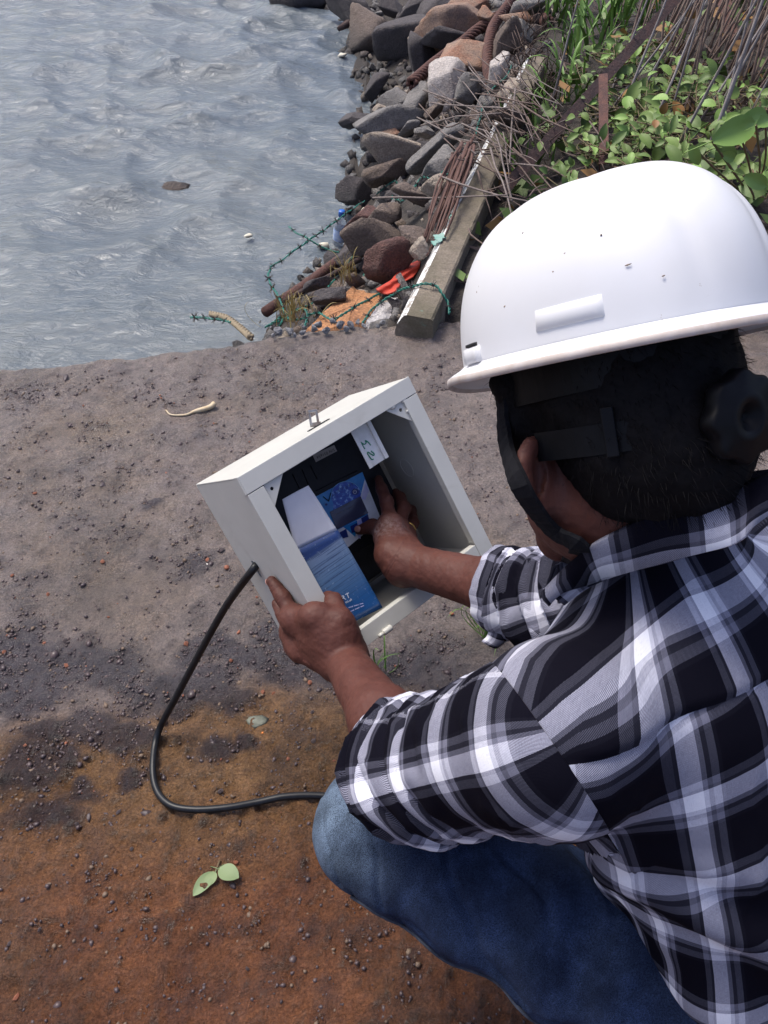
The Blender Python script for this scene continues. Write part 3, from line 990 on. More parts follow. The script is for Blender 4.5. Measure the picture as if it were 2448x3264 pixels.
# ------------------------------------------------------------------ skin
def skin_mat():
    m, nt, p = nmat('skin')
    gm = nt.nodes.new('ShaderNodeNewGeometry')
    p.inputs['Roughness'].default_value = .60
    p.inputs['Specular IOR Level'].default_value = .30
    p.inputs['Subsurface Weight'].default_value = .08
    p.inputs['Subsurface Radius'].default_value = (.012, .004, .002)
    f = noise(nt, 35, 6, coord=gm.outputs['Position'])
    c = ramp(nt, f, [(.3, (.076, .025, .018)), (.7, (.108, .038, .027))])
    g = noise(nt, 420, 3, coord=gm.outputs['Position'])
    c = mixc(nt, math_(nt, 'MULTIPLY', ramp(nt, g, [(.62, (0, 0, 0)), (.7, (1, 1, 1))]), .5), c, (.035, .012, .009))
    # dried white dust on the back of the right hand
    dust = None
    for q, r in (((590, 850), .011), ((800, 950), .017), ((820, 1060), .012), ((720, 1190), .006)):
        ctr = bw(*P2(*q), .045)
        vd = nd(nt, 'ShaderNodeVectorMath', operation='DISTANCE')
        nt.links.new(gm.outputs['Position'], vd.inputs[0]); vd.inputs[1].default_value = tuple(ctr)
        mr = nd(nt, 'ShaderNodeMapRange'); nt.links.new(vd.outputs['Value'], mr.inputs[0])
        mr.inputs[1].default_value = r * 2.2; mr.inputs[2].default_value = r * .3
        dust = mr.outputs[0] if dust is None else math_(nt, 'MAXIMUM', dust, mr.outputs[0])
    n2 = noise(nt, 170, 5, .75, coord=gm.outputs['Position'])
    df = math_(nt, 'MULTIPLY', dust, ramp(nt, n2, [(.42, (0, 0, 0)), (.62, (1, 1, 1))]))
    c = mixc(nt, math_(nt, 'MULTIPLY', df, .55), c, (.36, .30, .30))
    nt.links.new(c, p.inputs['Base Color'])
    bump(nt, p, noise(nt, 700, 4, coord=gm.outputs['Position']), .25, .0006)
    return m
M_skin = skin_mat()
M_nail = simple('fingernail', (.50, .27, .22), .35, (.42, .2, .16), 200, world=True)

def build_body():
    fld = Field((-.175, .27, .36), (.46, 1.02, 1.07), .0028)
    # head
    hx = np.array([HR, HF, HU])
    fld.ell(hp(0, -.008, -.005), hx, (.074, .094, .095), .02)
    fld.ell(hp(0, -.035, -.055), hx, (.068, .068, .07), .03)
    fld.ell(hp(0, .045, -.080), hx, (.055, .050, .068), .03)
    fld.cone(hp(-.038, .033, -.100), hp(-.012, .085, -.150), .022, .019, .03)
    fld.cone(hp(.038, .033, -.100), hp(.012, .085, -.150), .022, .019, .03)
    fld.cone(hp(0, .088, -.062), hp(0, .112, -.103), .010, .014, .014)      # nose
    fld.cone(hp(-.018, .100, -.108), hp(.018, .100, -.108), .008, .008, .008)
    fld.cone(hp(-.022, .092, -.132), hp(.022, .092, -.132), .008, .008, .01)  # mouth
    fld.cone(hp(-.036, .083, -.045), hp(.036, .083, -.045), .011, .011, .012)  # brow
    for s in (-1, 1):
        fld.ell(hp(s * .031, .092, -.062), hx, (.013, .010, .008), .006, sub=True)
    # ears
    for s in (-1, 1):
        out = unit(HR * s * .95 - HF * .32)
        lng = unit(HU + HF * -.12)
        lng = unit(lng - out * (lng @ out))
        nrm = np.cross(lng, out)
        ax = np.array([lng, out, nrm])
        ec = hp(s * .080, .000, -.080)
        fld.ell(ec + out * .010, ax, (.026, .022, .0085), .006)
        th = np.linspace(-1.2, 2.2, 9)
        rim = [ec + out * (.012 + .016 * math.cos(t)) + lng * (.025 * math.sin(t)) for t in th]
        fld.chain(rim, [.0050] * 9, .004)
        fld.ell(ec + out * .008 - lng * .026, ax, (.009, .008, .006), .006)      # lobe
        fld.ell(ec + out * .012 + nrm * s * -.004, ax, (.016, .008, .004), .004, sub=True)
    # neck and trunk inside the shirt
    fld.cone(hp(0, -.012, -.105), NB + A(.0, .035, -.03), .057, .062, .03)
    fld.cone(hp(-.02, .01, -.12), NB + A(-.03, .06, -.06), .045, .05, .04)
    fld.cone(LS + A(.03, .03, -.01), RS - A(.03, .03, .01), .032, .035, .03)
    fld.cone((LS + RS) / 2 - A(0, 0, .05), (LS + RS) / 2 - A(-.02, .03, .12), .06, .06, .04)
    # arms
    fld.chain([LS, LE], [.042, .040], .03)
    fm = LE * .62 + LW * .38
    fld.chain([LE, fm, LW], [.040, .0385, .0275], .02)
    fld.chain([RS, RE], [.050, .040], .03)
    fm = RE * .60 + RWR * .40
    fld.chain([RE, fm, RWR], [.040, .037, .0285], .02)
    JOINTS, TENDONS = [], []
    # left hand: gripping the corner of the enclosure
    k = .0055
    iM = bw(*PH(370, 720), -.018, 0); mM = W(*PH(350, 880), 1.222); rM = W(*PH(400, 1010), 1.205); pM = W(*PH(450, 1140), 1.19)
    tC = W(*PH(980, 1080), 1.158); tM = W(*PH(960, 740), 1.148)
    web = W(*PH(640, 690), 1.150)
    for q, r in ((iM, .0145), (mM, .0150), (rM, .0145), (pM, .0135)):
        fld.cone(LW, q, .026, r, .018)
    fld.cone(iM, mM, .0155, .0155, .012); fld.cone(mM, rM, .0155, .0155, .012); fld.cone(rM, pM, .015, .014, .012)
    fld.cone(LW, tC, .026, .022, .015); fld.cone(tC, tM, .022, .0165, .015)
    fld.cone(iM, web, .013, .012, .014); fld.cone(web, tM, .013, .014, .016)
    fld.cone(LW, web, .024, .0165, .02); fld.cone((LW + web) / 2, (tM + tC) / 2, .021, .018, .02); fld.cone((LW + web) / 2, iM, .019, .013, .02)
    fld.cone((iM + LW) / 2, (tC + tM) / 2, .02, .018, .02)
    iP = bw(*PH(215, 430), -.0105, 0); iT = bw(*PH(62, 215), -.0085, 0)
    iD = iP * .45 + iT * .55
    fld.ell(iP, np.eye(3), (.0108,) * 3, .004); fld.ell(mM, np.eye(3), (.0172,) * 3, .006); fld.ell(rM, np.eye(3), (.0165,) * 3, .006); fld.chain([iM, iP], [.0125, .0100], k); fld.chain([iP, iD, iT], [.0100, .0088, .0078], k)
    mP = bw(*PH(215, 660), -.012, 0); mT = bw(*PH(130, 520), -.008, 0)
    fld.chain([mM, mP, mT], [.0125, .0100, .0078], k)
    rP = W(*PH(262, 960), 1.228); rT = W(*PH(330, 860), 1.262)
    fld.chain([rM, rP, rT], [.012, .0098, .0078], k)
    pP = W(*PH(310, 1150), 1.21); pT = W(*PH(380, 1050), 1.245)
    fld.chain([pM, pP, pT], [.011, .0088, .0072], k)
    tI = bw(*PH(885, 480), -.004); tT = bw(*PH(815, 425), .0085)
    fld.chain([tM, tI, tT], [.0155, .0122, .0095], k)
    JOINTS += [(iP, iT - iM, .016, .0006), (iD, iT - iP, .013, .0005), (mP, mT - mM, .015, .0006), (tI, tT - tM, .017, .0006)]
    TENDONS += [(LW, iM, .0012), (LW, mM, .0012), (LW, rM, .0010), (LW, pM, .0008), ((LW + tC) / 2, tM, .0010)]
    # right hand: thumb on a key, fingers spread inside the enclosure
    iM = bw(*P2(800, 790), .052); mM = bw(*P2(900, 850), .062); rM = bw(*P2(985, 930), .075); pM = bw(*P2(1040, 1020), .088)
    tC = bw(*P2(800, 1180), .022); tM = bw(*P2(720, 920), .052)
    for q, r in ((iM, .0135), (mM, .014), (rM, .0135), (pM, .0125)):
        fld.cone(RWR, q, .0265, r, .016)
    fld.cone(iM, mM, .0145, .0145, .012); fld.cone(mM, rM, .014, .014, .012); fld.cone(rM, pM, .014, .013, .012)
    fld.cone(RWR, tC, .026, .019, .015); fld.cone(tC, tM, .019, .0145, .012)
    fld.cone(tM, iM, .012, .012, .012); fld.cone(tC, iM, .017, .014, .012)
    tI = bw(*P2(575, 820), .088); tT = bw(*P2(400, 868), .1085)
    fld.chain([tM, tI, tT], [.0135, .0112, .0082], k); fld.ell(tI, np.eye(3), (.0118,) * 3, .004)
    iP = bw(*P2(755, 490), .078); iD = bw(*P2(690, 320), .096); iT = bw(*P2(648, 195), .108)
    fld.chain([iM, iP, iD, iT], [.0118, .0100, .0087, .0070], k); fld.ell(iP, np.eye(3), (.0106,) * 3, .004); fld.ell(iM, np.eye(3), (.0145,) * 3, .006)
    mP = bw(*P2(985, 580), .085); mD = bw(*P2(935, 440), .108); mT = bw(*P2(875, 375), .122)
    fld.chain([mM, mP, mD, mT], [.0116, .0100, .0088, .0072], k); fld.ell(mP, np.eye(3), (.0107,) * 3, .004)
    rP = bw(*P2(1105, 770), .105); rD = bw(*P2(1075, 610), .135); rT = bw(*P2(1030, 560), .150)
    fld.chain([rM, rP, rD, rT], [.012, .0100, .0088, .0074], k)
    pP = bw(*P2(1140, 930), .122); pT = bw(*P2(1120, 790), .160)
    fld.chain([pM, pP, pT], [.0105, .0085, .0070], k)
    JOINTS += [(iP, iD - iM, .016, .0007), (iD, iT - iP, .013, .0005), (mP, mD - mM, .016, .0006), (tI, tT - tM, .016, .0007), (tM, tI - tC, .020, .0005), ((RWR + tC) / 2, tC - RWR, .034, .0007)]
    TENDONS += [(RWR, iM, .0012), (RWR, mM, .0011), (tC, tM, .0012)]
    V, Q = fld.mesh(1)
    V, Q = subdivide(V, Q)
    N = vnormals(V, Q)
    # creases on the knuckles and the wrist, tendons: fine relief
    disp = np.zeros(len(V))
    for J, d_, R_, sg in JOINTS:
        q = V - J; c = np.linalg.norm(q, axis=1) < R_
        t = q[c] @ unit(d_)
        disp[c] -= sg * (np.exp(-((t + .0030) / .0010) ** 2) + np.exp(-(t / .0010) ** 2) + np.exp(-((t - .0032) / .0010) ** 2))
    for a_, b_, h_ in TENDONS:
        ba = b_ - a_; t = np.clip((V - a_) @ ba / (ba @ ba), 0, 1)
        dl = np.linalg.norm(V - a_ - t[:, None] * ba, axis=1)
        c = dl < .035
        lat = (V[c] - a_ - t[c][:, None] * ba); lat -= N[c] * (lat * N[c]).sum(1)[:, None]
        disp[c] += h_ * np.exp(-(np.linalg.norm(lat, axis=1) / .0028) ** 2) * np.sin(np.pi * np.clip(t[c] * 1.05, 0, 1)) ** .5
    V = V + N * disp[:, None]
    V = V + N * (NZ.fbm(V * 160, 3) * .0007 + NZ.fbm(V * 45, 2) * .0010)[:, None]
    global BODYV
    BODYV = V
    b = mesh('body', V, Q, M_skin, None, True)
    pparent(b)
    tag(b, 'brown skin of head, forearms and hands')
    # nails
    def nail(c, dirn, up, L=.0062, w=.0052):
        dirn = unit(dirn); up = unit(up - dirn * (up @ dirn)); sd_ = np.cross(dirn, up)
        bm = bmesh.new()
        bmesh.ops.create_uvsphere(bm, u_segments=14, v_segments=8, radius=1)
        for v in bm.verts:
            p = c + dirn * v.co.x * L + sd_ * v.co.y * w + up * v.co.z * .0016
            v.co = Vector(p)
        o = bm_obj('fingernail', bm, M_nail, None, True)
        pparent(o, b)
    cw = lambda p: unit(A(0, 0, CAM_H) - p)
    li, lp = bw(*PH(62, 215), -.0085, 0), bw(*PH(215, 430), -.0105, 0)
    nail(li + (li - lp) * .02 - WX * .002 + unit(bw(*PH(30, 240), -.0085, 0) - li) * .0066, li - lp, unit(bw(*PH(0, 250), -.0085, 0) - li))
    mi, mp_ = bw(*PH(130, 520), -.008, 0), bw(*PH(215, 660), -.012, 0)
    nail(mi + unit(bw(*PH(80, 540), -.008, 0) - mi) * .0064, mi - mp_, unit(bw(*PH(60, 550), -.008, 0) - mi))
    nail(tT + unit(bw(*P2(360, 850), .1085) - tT) * .004 + cw(tT) * .0064, tT - tI, cw(tT), .006, .005)
    t1, t0 = bw(*PH(815, 425), .0085), bw(*PH(885, 480), -.004)
    nail(t1 + cw(t1) * .0088 + unit(t1 - t0) * .002, t1 - t0, cw(t1), .007, .006)
    # ring
    c = rM * .62 + rP * .38; d = unit(rP - rM)
    T_, N_, B_ = frames([c, c + d])
    th = np.linspace(0, 2 * np.pi, 37)
    rp = [c + (N_[0] * math.cos(t) + B_[0] * math.sin(t)) * .0123 for t in th]
    ring = mesh('finger_ring', *tube_data(rp, .0020, 8), simple('gold', (.75, .48, .14), .25, (.65, .40, .10), 50, metal=1.0), None, True)
    tag(ring, 'thin gold ring on the finger inside the enclosure', 'ring')
    return b
body = build_body()

# eyes, lips and brows (turned away from the photograph)
M_eye = simple('eye_white', (.7, .68, .64), .2); M_iris = simple('iris', (.02, .012, .008), .15)
for s in (-1, 1):
    for rad, off, mt, nm in ((.0105, .0, M_eye, 'eye'), (.0052, .0066, M_iris, 'iris')):
        bm = bmesh.new(); bmesh.ops.create_uvsphere(bm, u_segments=16, v_segments=10, radius=rad)
        bmesh.ops.translate(bm, verts=bm.verts, vec=tuple(hp(s * .031, .082 + off, -.062)))
        pparent(bm_obj(nm, bm, mt, None, True), body)

def seen_depth(V, px, py, rad=14):
    rel = V - A(0, 0, CAM_H); dep = (rel[:, 1] - rel[:, 2]) * SQ
    spx = 1224 + FOC * rel[:, 0] / dep; spy = 1632 - FOC * (rel[:, 1] + rel[:, 2]) * SQ / dep
    c = np.hypot(spx - px, spy - py) < rad
    return dep[c].min() if c.any() else 9.0
# ------------------------------------------------------------------ hair
M_hair = simple('black_hair', (.003, .0025, .003), .7, (.006, .005, .006), 300, spec=.12, world=True)
def build_hair():
    rng = np.random.default_rng(5)
    fld = Field(HC - .20, HC + .20, .004)
    hx = np.array([HR, HF, HU])
    fld.ell(hp(0, -.012, -.004), hx, (.079, .098, .098), .02)
    fld.ell(hp(0, -.042, -.055), hx, (.072, .070, .072), .03)
    fld.cone(hp(0, -.062, -.082), hp(0, -.050, -.094), .054, .050, .03)
    fld.cone(hp(-.036, -.040, -.070), hp(-.030, -.040, -.092), .038, .036, .02)
    fld.cone(hp(.036, -.040, -.070), hp(.030, -.040, -.092), .038, .036, .02)
    for s in (-1, 1):
        fld.cone(hp(s * .070, .030, -.005), hp(s * .064, .034, -.090), .020, .013, .012)
    # keep the face, the ears and the neck below the hairline free
    fld.clip(hp(0, .058, -.045), unit(HF * .9 - HU * .15), HC - .2, HC + .2)
    V, Q = fld.mesh(1)
    N = vnormals(V, Q)
    V = V + N * (NZ.fbm(V * 60, 3) * .004)[:, None]
    h = mesh('hair', V, Q, M_hair, None, True)
    pparent(h)
    # strands
    Vn = V; n = 5000
    pick = rng.integers(0, len(V), n)
    parts_v, parts_f = [], []
    down = -HU * .8 - HF * .35
    base = V[pick]; nn = N[pick]
    dirs = down[None] + rng.normal(size=(n, 3)) * .30 + nn * .05
    dirs /= np.linalg.norm(dirs, axis=1)[:, None]
    ln = rng.uniform(.007, .015, n)
    side = np.cross(dirs, nn); side /= np.linalg.norm(side, axis=1)[:, None] + 1e-9
    w = .00028
    p0 = base - nn * .001; p1 = base + dirs * (ln * .5)[:, None] + nn * .0012; p2 = base + dirs * ln[:, None] + nn * .0002
    VV = np.stack([p0 - side * w, p0 + side * w, p1 + side * w * .8, p1 - side * w * .8, p2], 1).reshape(-1, 3)
    o5 = np.arange(n)[:, None] * 5
    me_f = [tuple(q) for q in (o5 + np.array([0, 1, 2, 3])).tolist()] + [tuple(q) for q in (o5 + np.array([3, 2, 4])).tolist()]
    s = mesh('hair_strands', VV, me_f, M_hair, None, False)
    s['kind'] = 'stuff'
    pparent(s, h)
build_hair()

# ------------------------------------------------------------------ plaid cloth
PLAID = .088
def plaid_mat():
    m, nt, p = nmat('plaid_cotton')
    p.inputs['Roughness'].default_value = .85
    p.inputs['Specular IOR Level'].default_value = .05
    uvn = nt.nodes.new('ShaderNodeUVMap'); uvn.uv_map = 'UVMap'
    sp = nd(nt, 'ShaderNodeSeparateXYZ'); nt.links.new(uvn.outputs[0], sp.inputs[0])
    fu = math_(nt, 'FRACT', math_(nt, 'DIVIDE', sp.outputs['X'], PLAID))
    fv = math_(nt, 'FRACT', math_(nt, 'DIVIDE', sp.outputs['Y'], PLAID))
    def stripes(f, other):
        rr = nt.nodes.new('ShaderNodeValToRGB'); rr.color_ramp.interpolation = 'CONSTANT'
        e = rr.color_ramp.elements
        st = [(0, .0), (.46, .38), (.54, .26), (.58, 1.0), (.78, .58), (.83, .28), (.88, .44), (.96, .06)]
        e[0].position = 0; e[0].color = (0, 0, 0, 1); e.remove(e[-1])
        for q, v in st[1:]:
            x = e.new(q); x.color = (v, v, v, 1)
        nt.links.new(f, rr.inputs[0])
        return rr.outputs[0]
    a = stripes(fu, None); b = stripes(fv, None)
    # woven threads: which system lies on top alternates in fine twill lines
    wv = nt.nodes.new('ShaderNodeTexWave'); wv.wave_type = 'BANDS'; wv.bands_direction = 'DIAGONAL'
    wv.inputs['Scale'].default_value = 420; wv.inputs['Distortion'].default_value = .6
    nt.links.new(uvn.outputs[0], wv.inputs['Vector'])
    top = ramp(nt, wv.outputs['Fac'], [(.30, (.36,) * 3), (.70, (.64,) * 3)])
    c = mixc(nt, top, a, b)
    slub = noise(nt, 1, 4, .7, (lambda: (lambda mp: (mp.inputs['Scale'].__setattr__('default_value', (150, 2600, 1)), nt.links.new(uvn.outputs[0], mp.inputs['Vector']), mp.outputs[0])[2])(nd(nt, 'ShaderNodeMapping')))())
    slub2 = noise(nt, 1, 4, .7, (lambda: (lambda mp: (mp.inputs['Scale'].__setattr__('default_value', (2600, 150, 1)), nt.links.new(uvn.outputs[0], mp.inputs['Vector']), mp.outputs[0])[2])(nd(nt, 'ShaderNodeMapping')))())
    sl = math_(nt, 'MULTIPLY_ADD', math_(nt, 'ADD', slub, slub2), .55, .45)
    g = math_(nt, 'MULTIPLY', nd_rgb2v(nt, c), sl)
    col = ramp(nt, g, [(0, (.0045, .0042, .0085)), (.18, (.020, .020, .030)), (.5, (.19, .19, .25)), (.66, (.40, .40, .48)), (.88, (.66, .66, .74)), (1, (.82, .82, .88))])
    nt.links.new(col, p.inputs['Base Color'])
    bump(nt, p, math_(nt, 'ADD', wv.outputs['Fac'], sl), .25, .0005)
    return m
def nd_rgb2v(nt, c):
    n = nt.nodes.new('ShaderNodeRGBToBW'); nt.links.new(c, n.inputs[0]); return n.outputs[0]
M_plaid = plaid_mat()

LAT = unit(RS - LS)                                   # across the back
SPN = unit(PEL - (LS + RS) / 2); SPN = unit(SPN - LAT * (SPN @ LAT))   # down the back
BKN = np.cross(LAT, SPN)                              # out of the back?
if BKN @ A(0, 0, 1) < 0: BKN = -BKN
TC = (LS + RS) / 2 + BKN * -.02
_t = np.linspace(-np.pi, np.pi, 721); _a, _b = .185, .120
_arc = np.concatenate([[0], np.cumsum(np.hypot(np.diff(_a * np.sin(_t)), np.diff(_b * np.cos(_t))))]); _arc -= _arc[360]
def torso_uv(V):
    q = V - TC
    x, y, v = q @ LAT, q @ BKN, q @ SPN
    t = np.arctan2(x / _a, y / _b)
    u = np.interp(t, _t, _arc)
    # over the shoulders cloth also runs forward: add the drop in front of the back surface
    return np.stack([u, v + .75 * np.minimum(0, y - .07) * np.clip((.12 - v) / .12, 0, 1)], 1)
def sleeve_uv(V, a, b, c, rad):
    """u round the arm, v along shoulder - elbow - cuff"""
    d1 = unit(b - a); L1 = np.linalg.norm(b - a)
    d2 = unit(c - b)
    t1 = (V - a) @ d1; t2 = (V - b) @ d2
    w = np.clip((t1 - L1 + .03) / .06, 0, 1)
    along = t1 * (1 - w) + (L1 + np.clip(t2, -.03, None)) * w
    cen = a + d1 * np.minimum(t1, L1)[:, None]
    ref = unit(BKN - d1 * (BKN @ d1)); sd_ = np.cross(d1, ref)
    q = V - cen
    ang = np.arctan2(q @ sd_, q @ ref)
    return np.stack([ang * rad, along], 1), along, ang, w

def build_shirt():
    fld = Field((-.12, .10, .22), (.66, .86, .98), .0042)
    mid = (LS + RS) / 2
    # trunk
    for s in (-1, 1):
        top = mid + LAT * (.080 if s > 0 else -.066) + SPN * .055
        low = PEL + LAT * (.07 if s > 0 else -.055) + A(0, 0, .03)
        fld.cone(top, low, .098, .118, .05)
    fld.cone(LS + LAT * .03 + SPN * .015, RS - LAT * .045 + SPN * .01, .056, .066, .045)
    fld.cone(NB + A(0, .03, -.088), mid + SPN * .06, .066, .10, .05)
    # sleeves
    cuL = LE + unit(LW - LE) * .035
    fld.cone(LS + SPN * .005, LE, .070, .066, .045)
    fld.cone(LE, LE + unit(LW - LE) * .06, .066, .062, .03)
    cuR = RE + unit(RWR - RE) * .085
    fld.cone(RS, RE, .074, .066, .045)
    fld.cone(RE, RE + unit(RWR - RE) * .12, .064, .056, .03)
    # open cuffs
    for w_, e_, c in ((LW, LE, cuL), (RWR, RE, cuR)):
        d = unit(w_ - e_)
        fld.clip(c, d, c - .105, c + .105)
        fld.cone(c - d * .030, c + d * .08, .048, .052, .004, sub=True)
    # neck opening
    fld.cone(NB + A(-.012, .045, -.03), hp(0, 0, -.08), .072, .095, .012, sub=True)
    V, Q = fld.mesh(2)
    N = vnormals(V, Q)
    cen = V[Q].mean(1)
    nl = unit((LE - LS)); nr = unit(RE - RS)
    def in_sleeve(P, S, E, C, nrm):
        pl = unit(nrm * .86 - SPN * .10 + (S - (LS + RS) / 2) / .18 * .42)
        near = np.linalg.norm(P - (S + np.clip((P - S) @ nrm, 0, .31)[:, None] * nrm), axis=1)
        return ((P - S) @ pl > .022) & (near < .16) & (((P - PEL) @ nrm > .12) | (near < .105))
    def plane_of(S, nrm): return unit(nrm * .86 - SPN * .10 + (S - (LS + RS) / 2) / .18 * .42)
    # points of the cloth surface seen at a photograph pixel
    rel = V - A(0, 0, CAM_H); dep = (rel[:, 1] - rel[:, 2]) * SQ
    spx = 1224 + FOC * rel[:, 0] / dep; spy = 1632 - FOC * (rel[:, 1] + rel[:, 2]) * SQ / dep
    def surf(px, py):
        c = np.nonzero(np.hypot(spx - px, spy - py) < 22)[0]
        return V[c[np.argmin(dep[c])]] if len(c) else W(px, py, .65)
    A1, A2, A3 = surf(1625, 2170), surf(1810, 2470), surf(1950, 2715)
    plL = unit(np.cross(A2 - A1, A3 - A1)); plL = plL if plL @ nl > 0 else -plL
    def near_arm(P): return np.linalg.norm(P - (LS + np.clip((P - LS) @ nl, -.03, .31)[:, None] * nl), axis=1)
    isL = ((cen - A2) @ plL > 0) & (near_arm(cen) < .125) & ((cen - LS) @ nl > -.06)
    isR = in_sleeve(cen, RS, RE, RWR, nr) & ~isL
    # straighten the arm-hole seams
    for isx, S, nrm in ((isL, LS, nl), (isR, RS, nr)):
        onb = np.intersect1d(np.unique(Q[isx]), np.unique(Q[~isx]))
        pl = plane_of(S, nrm) if S is RS else plL
        dist = (V[onb] - S) @ pl - .022 if S is RS else (V[onb] - A2) @ pl
        ok = np.abs(dist) < .006
        V[onb[ok]] -= dist[ok][:, None] * pl
    def part(name, keep, kind, label):
        v, q, u = submesh(V, Q, keep)
        n = N[u]
        if kind == 'torso':
            uv = torso_uv(v)
            # yoke seam: pattern below is cut from another piece
            x = v - TC
            yoke = x @ SPN
            lat = x @ LAT
            sA, sB = surf(1768, 2424) - TC, surf(2420, 2185) - TC
            seam = sA @ SPN + (lat - sA @ LAT) * ((sB - sA) @ SPN) / ((sB - sA) @ LAT)
            fc = v[q].mean(1) - TC
            seamF = sA @ SPN + (fc @ LAT - sA @ LAT) * ((sB - sA) @ SPN) / ((sB - sA) @ LAT)
            belowF = (fc @ SPN) > seamF
            onb = np.intersect1d(np.unique(q[belowF]), np.unique(q[~belowF]))
            v[onb] += SPN * (seam - yoke)[onb][:, None]
            uv = torso_uv(v)
            d = NZ.fbm(v * A(7, 7, 7), 3) * .008
            rg = 1 - np.abs(NZ.fbm(np.stack([lat * 16 + yoke * 5, yoke * 9 - lat * 6, lat * 0 + 2], 1), 3)) * 3
            d += .0055 * np.clip(rg, 0, 1) ** 2 * np.clip(.5 + 1.5 * NZ.fbm(v * 5 + 9, 2), 0, 1)
            d += -.0028 * np.exp(-((yoke - seam) / .004) ** 2)          # stitched ridge
            d += .0020 * (np.clip((seam - yoke) / .004, -1, 1))
            # drape: long folds fanning from the arm-pit to the hip
            ap = LS + SPN * .10
            w = v - ap
            ang = np.arctan2((w @ SPN), (w @ LAT) + .02)
            rr = np.linalg.norm(w, axis=1)
            fan = np.exp(-((ang - 1.25) / .55) ** 2) * np.clip((rr - .04) / .08, 0, 1)
            d += fan * .014 * np.sin(ang * 17 + 3 * NZ.fbm(v * 6, 2))
            low = np.clip((yoke - .20) / .12, 0, 1)
            d += low * .009 * NZ.fbm(np.stack([lat * 26 + yoke * 9, yoke * 7, lat * 0], 1), 2)
            uv = uv[q.ravel()] + np.where(np.repeat(belowF, 4)[:, None], np.array([[.064, .046]]), np.array([[.0, .0]])) + A(.030, .022)
            d = d * np.where(near_arm(v) < .15, np.clip(np.abs((v - A2) @ plL) / .02, 0, 1), 1)
            v = v + n * d[:, None]
        else:
            S, E, C, rad = kind
            uv, al, ang, w = sleeve_uv(v, S, E, C, .070)
            L1 = np.linalg.norm(E - S)
            d = NZ.fbm(v * 11, 3) * .007 + .004 * np.clip(1 - np.abs(NZ.fbm(v * 15 + 6, 3)) * 3, 0, 1) ** 2
            # crumpled rings near the elbow
            k = np.clip((al - L1 * .36) / .10, 0, 1)
            ph = al * 150 + 2.6 * np.sin(ang + .6) + 4.0 * NZ.fbm(v * 9, 2)
            ring = np.abs(np.sin(ph * .5)) ** .7
            d += k * (ring - .55) * .017 * (.7 + .5 * NZ.fbm(v * 12, 2))
            d1 = unit(E - S); ref = unit(BKN - d1 * (BKN @ d1)); sg = 1 if np.cross(d1, ref) @ SPN > 0 else -1
            lt = -1 if S is LS else 1
            anchor = A2 if S is LS else S + BKN * .07
            t0 = torso_uv(anchor[None])[0] + A(.030, .022)
            a0, al0, an0, w0 = sleeve_uv(anchor[None], S, E, C, .070)
            uv = np.stack([t0[0] + lt * (al - al0[0]), t0[1] + sg * (ang - an0[0]) * .074], 1)
            uv = uv + np.stack([k * .008 * np.sin(ph), 0 * al], 1)
            if S is LS: d = d * np.clip(np.abs((v - A2) @ plL) / .02, 0, 1) + .0012
            v = v + n * d[:, None]
        o = mesh(name, v, q, M_plaid, None, True, uv=uv)
        return o
    t = part('shirt', ~(isL | isR), 'torso', None)
    tag(t, 'black and white plaid cotton shirt')
    pparent(t)
    for kp, S, E, C in ((isL, LS, LE, LW), (isR, RS, RE, RWR)):
        o = part('sleeve', kp, (S, E, C, .07), None)
        pparent(o, t)
    # rolled cuffs: two turns of cloth round the fore-arm
    def cuff(c, d, r0, wid, seed, tilt=0.0, el=1.0):
        T_, N_, B_ = frames([c, c + d])
        n, mth = 96, 14
        Vv, UV, Fc = [], [], []
        prof = [(-.5, -.006), (-.52, .004), (-.30, .0075), (0, .007), (.3, .0075), (.5, .005), (.54, .0), (.5, -.004), (.2, -.005), (-.2, -.005)]
        m = len(prof)
        for i in range(n + 1):
            a = 2 * math.pi * i / n
            wob = NZ.fbm(np.array([[math.cos(a) * 2 + seed, math.sin(a) * 2, seed]]), 3)[0]
            for j, (pv, pr) in enumerate(prof):
                r = r0 + pr * 1.2 + wob * .004 + .0022 * math.sin(pv * 9 + a * 3)
                sh = wid * pv + wob * .006 + tilt * math.cos(a)
                p = c + d * sh + (N_[0] * math.cos(a) * el + B_[0] * math.sin(a)) * r
                Vv.append(p); UV.append((a * r0, pv * wid + .03 + pr))
        for i in range(n):
            for j in range(m):
                k2 = (j + 1) % m
                Fc.append((i * m + j, (i + 1) * m + j, (i + 1) * m + k2, i * m + k2))
        o = mesh('cuff', Vv, Fc, M_plaid, None, True, uv=UV)
        pparent(o, t)
    cuff(cuL, unit(LW - LE), .056, .034, 3.1)
    cuff(cuR, unit(RWR - RE), .0500, .050, 8.7)
    # loose tab of the right cuff, hanging
    b0 = W(1560, 1920, 1.12)
    tabs = [b0, W(1590, 1980, 1.115), W(1583, 2030, 1.12), W(1560, 2052, 1.125)]
    sp = spline(tabs, 14)
    T_, N_, B_ = frames(sp)
    wd = unit(W(1620, 1960, 1.115) - W(1560, 1940, 1.12))
    Vv, UV, Fc = [], [], []
    for i, p in enumerate(sp):
        w_ = .024 * (1 - .35 * i / 13)
        for j in range(6):
            u = j / 5 - .5
            Vv.append(p + wd * u * 2 * w_ * .55 + unit(A(0, -1, .6)) * .006 * math.cos(u * 3) * (1 if j else 1)); UV.append((u * .06, i * .006))
    for i in range(13):
        for j in range(5):
            a = i * 6 + j; Fc.append((a, a + 1, a + 7, a + 6))
    tab = mesh('cuff_tab', Vv, Fc, M_plaid, None, True, uv=UV)
    so = tab.modifiers.new('solid', 'SOLIDIFY'); so.thickness = .004
    pparent(tab, t)
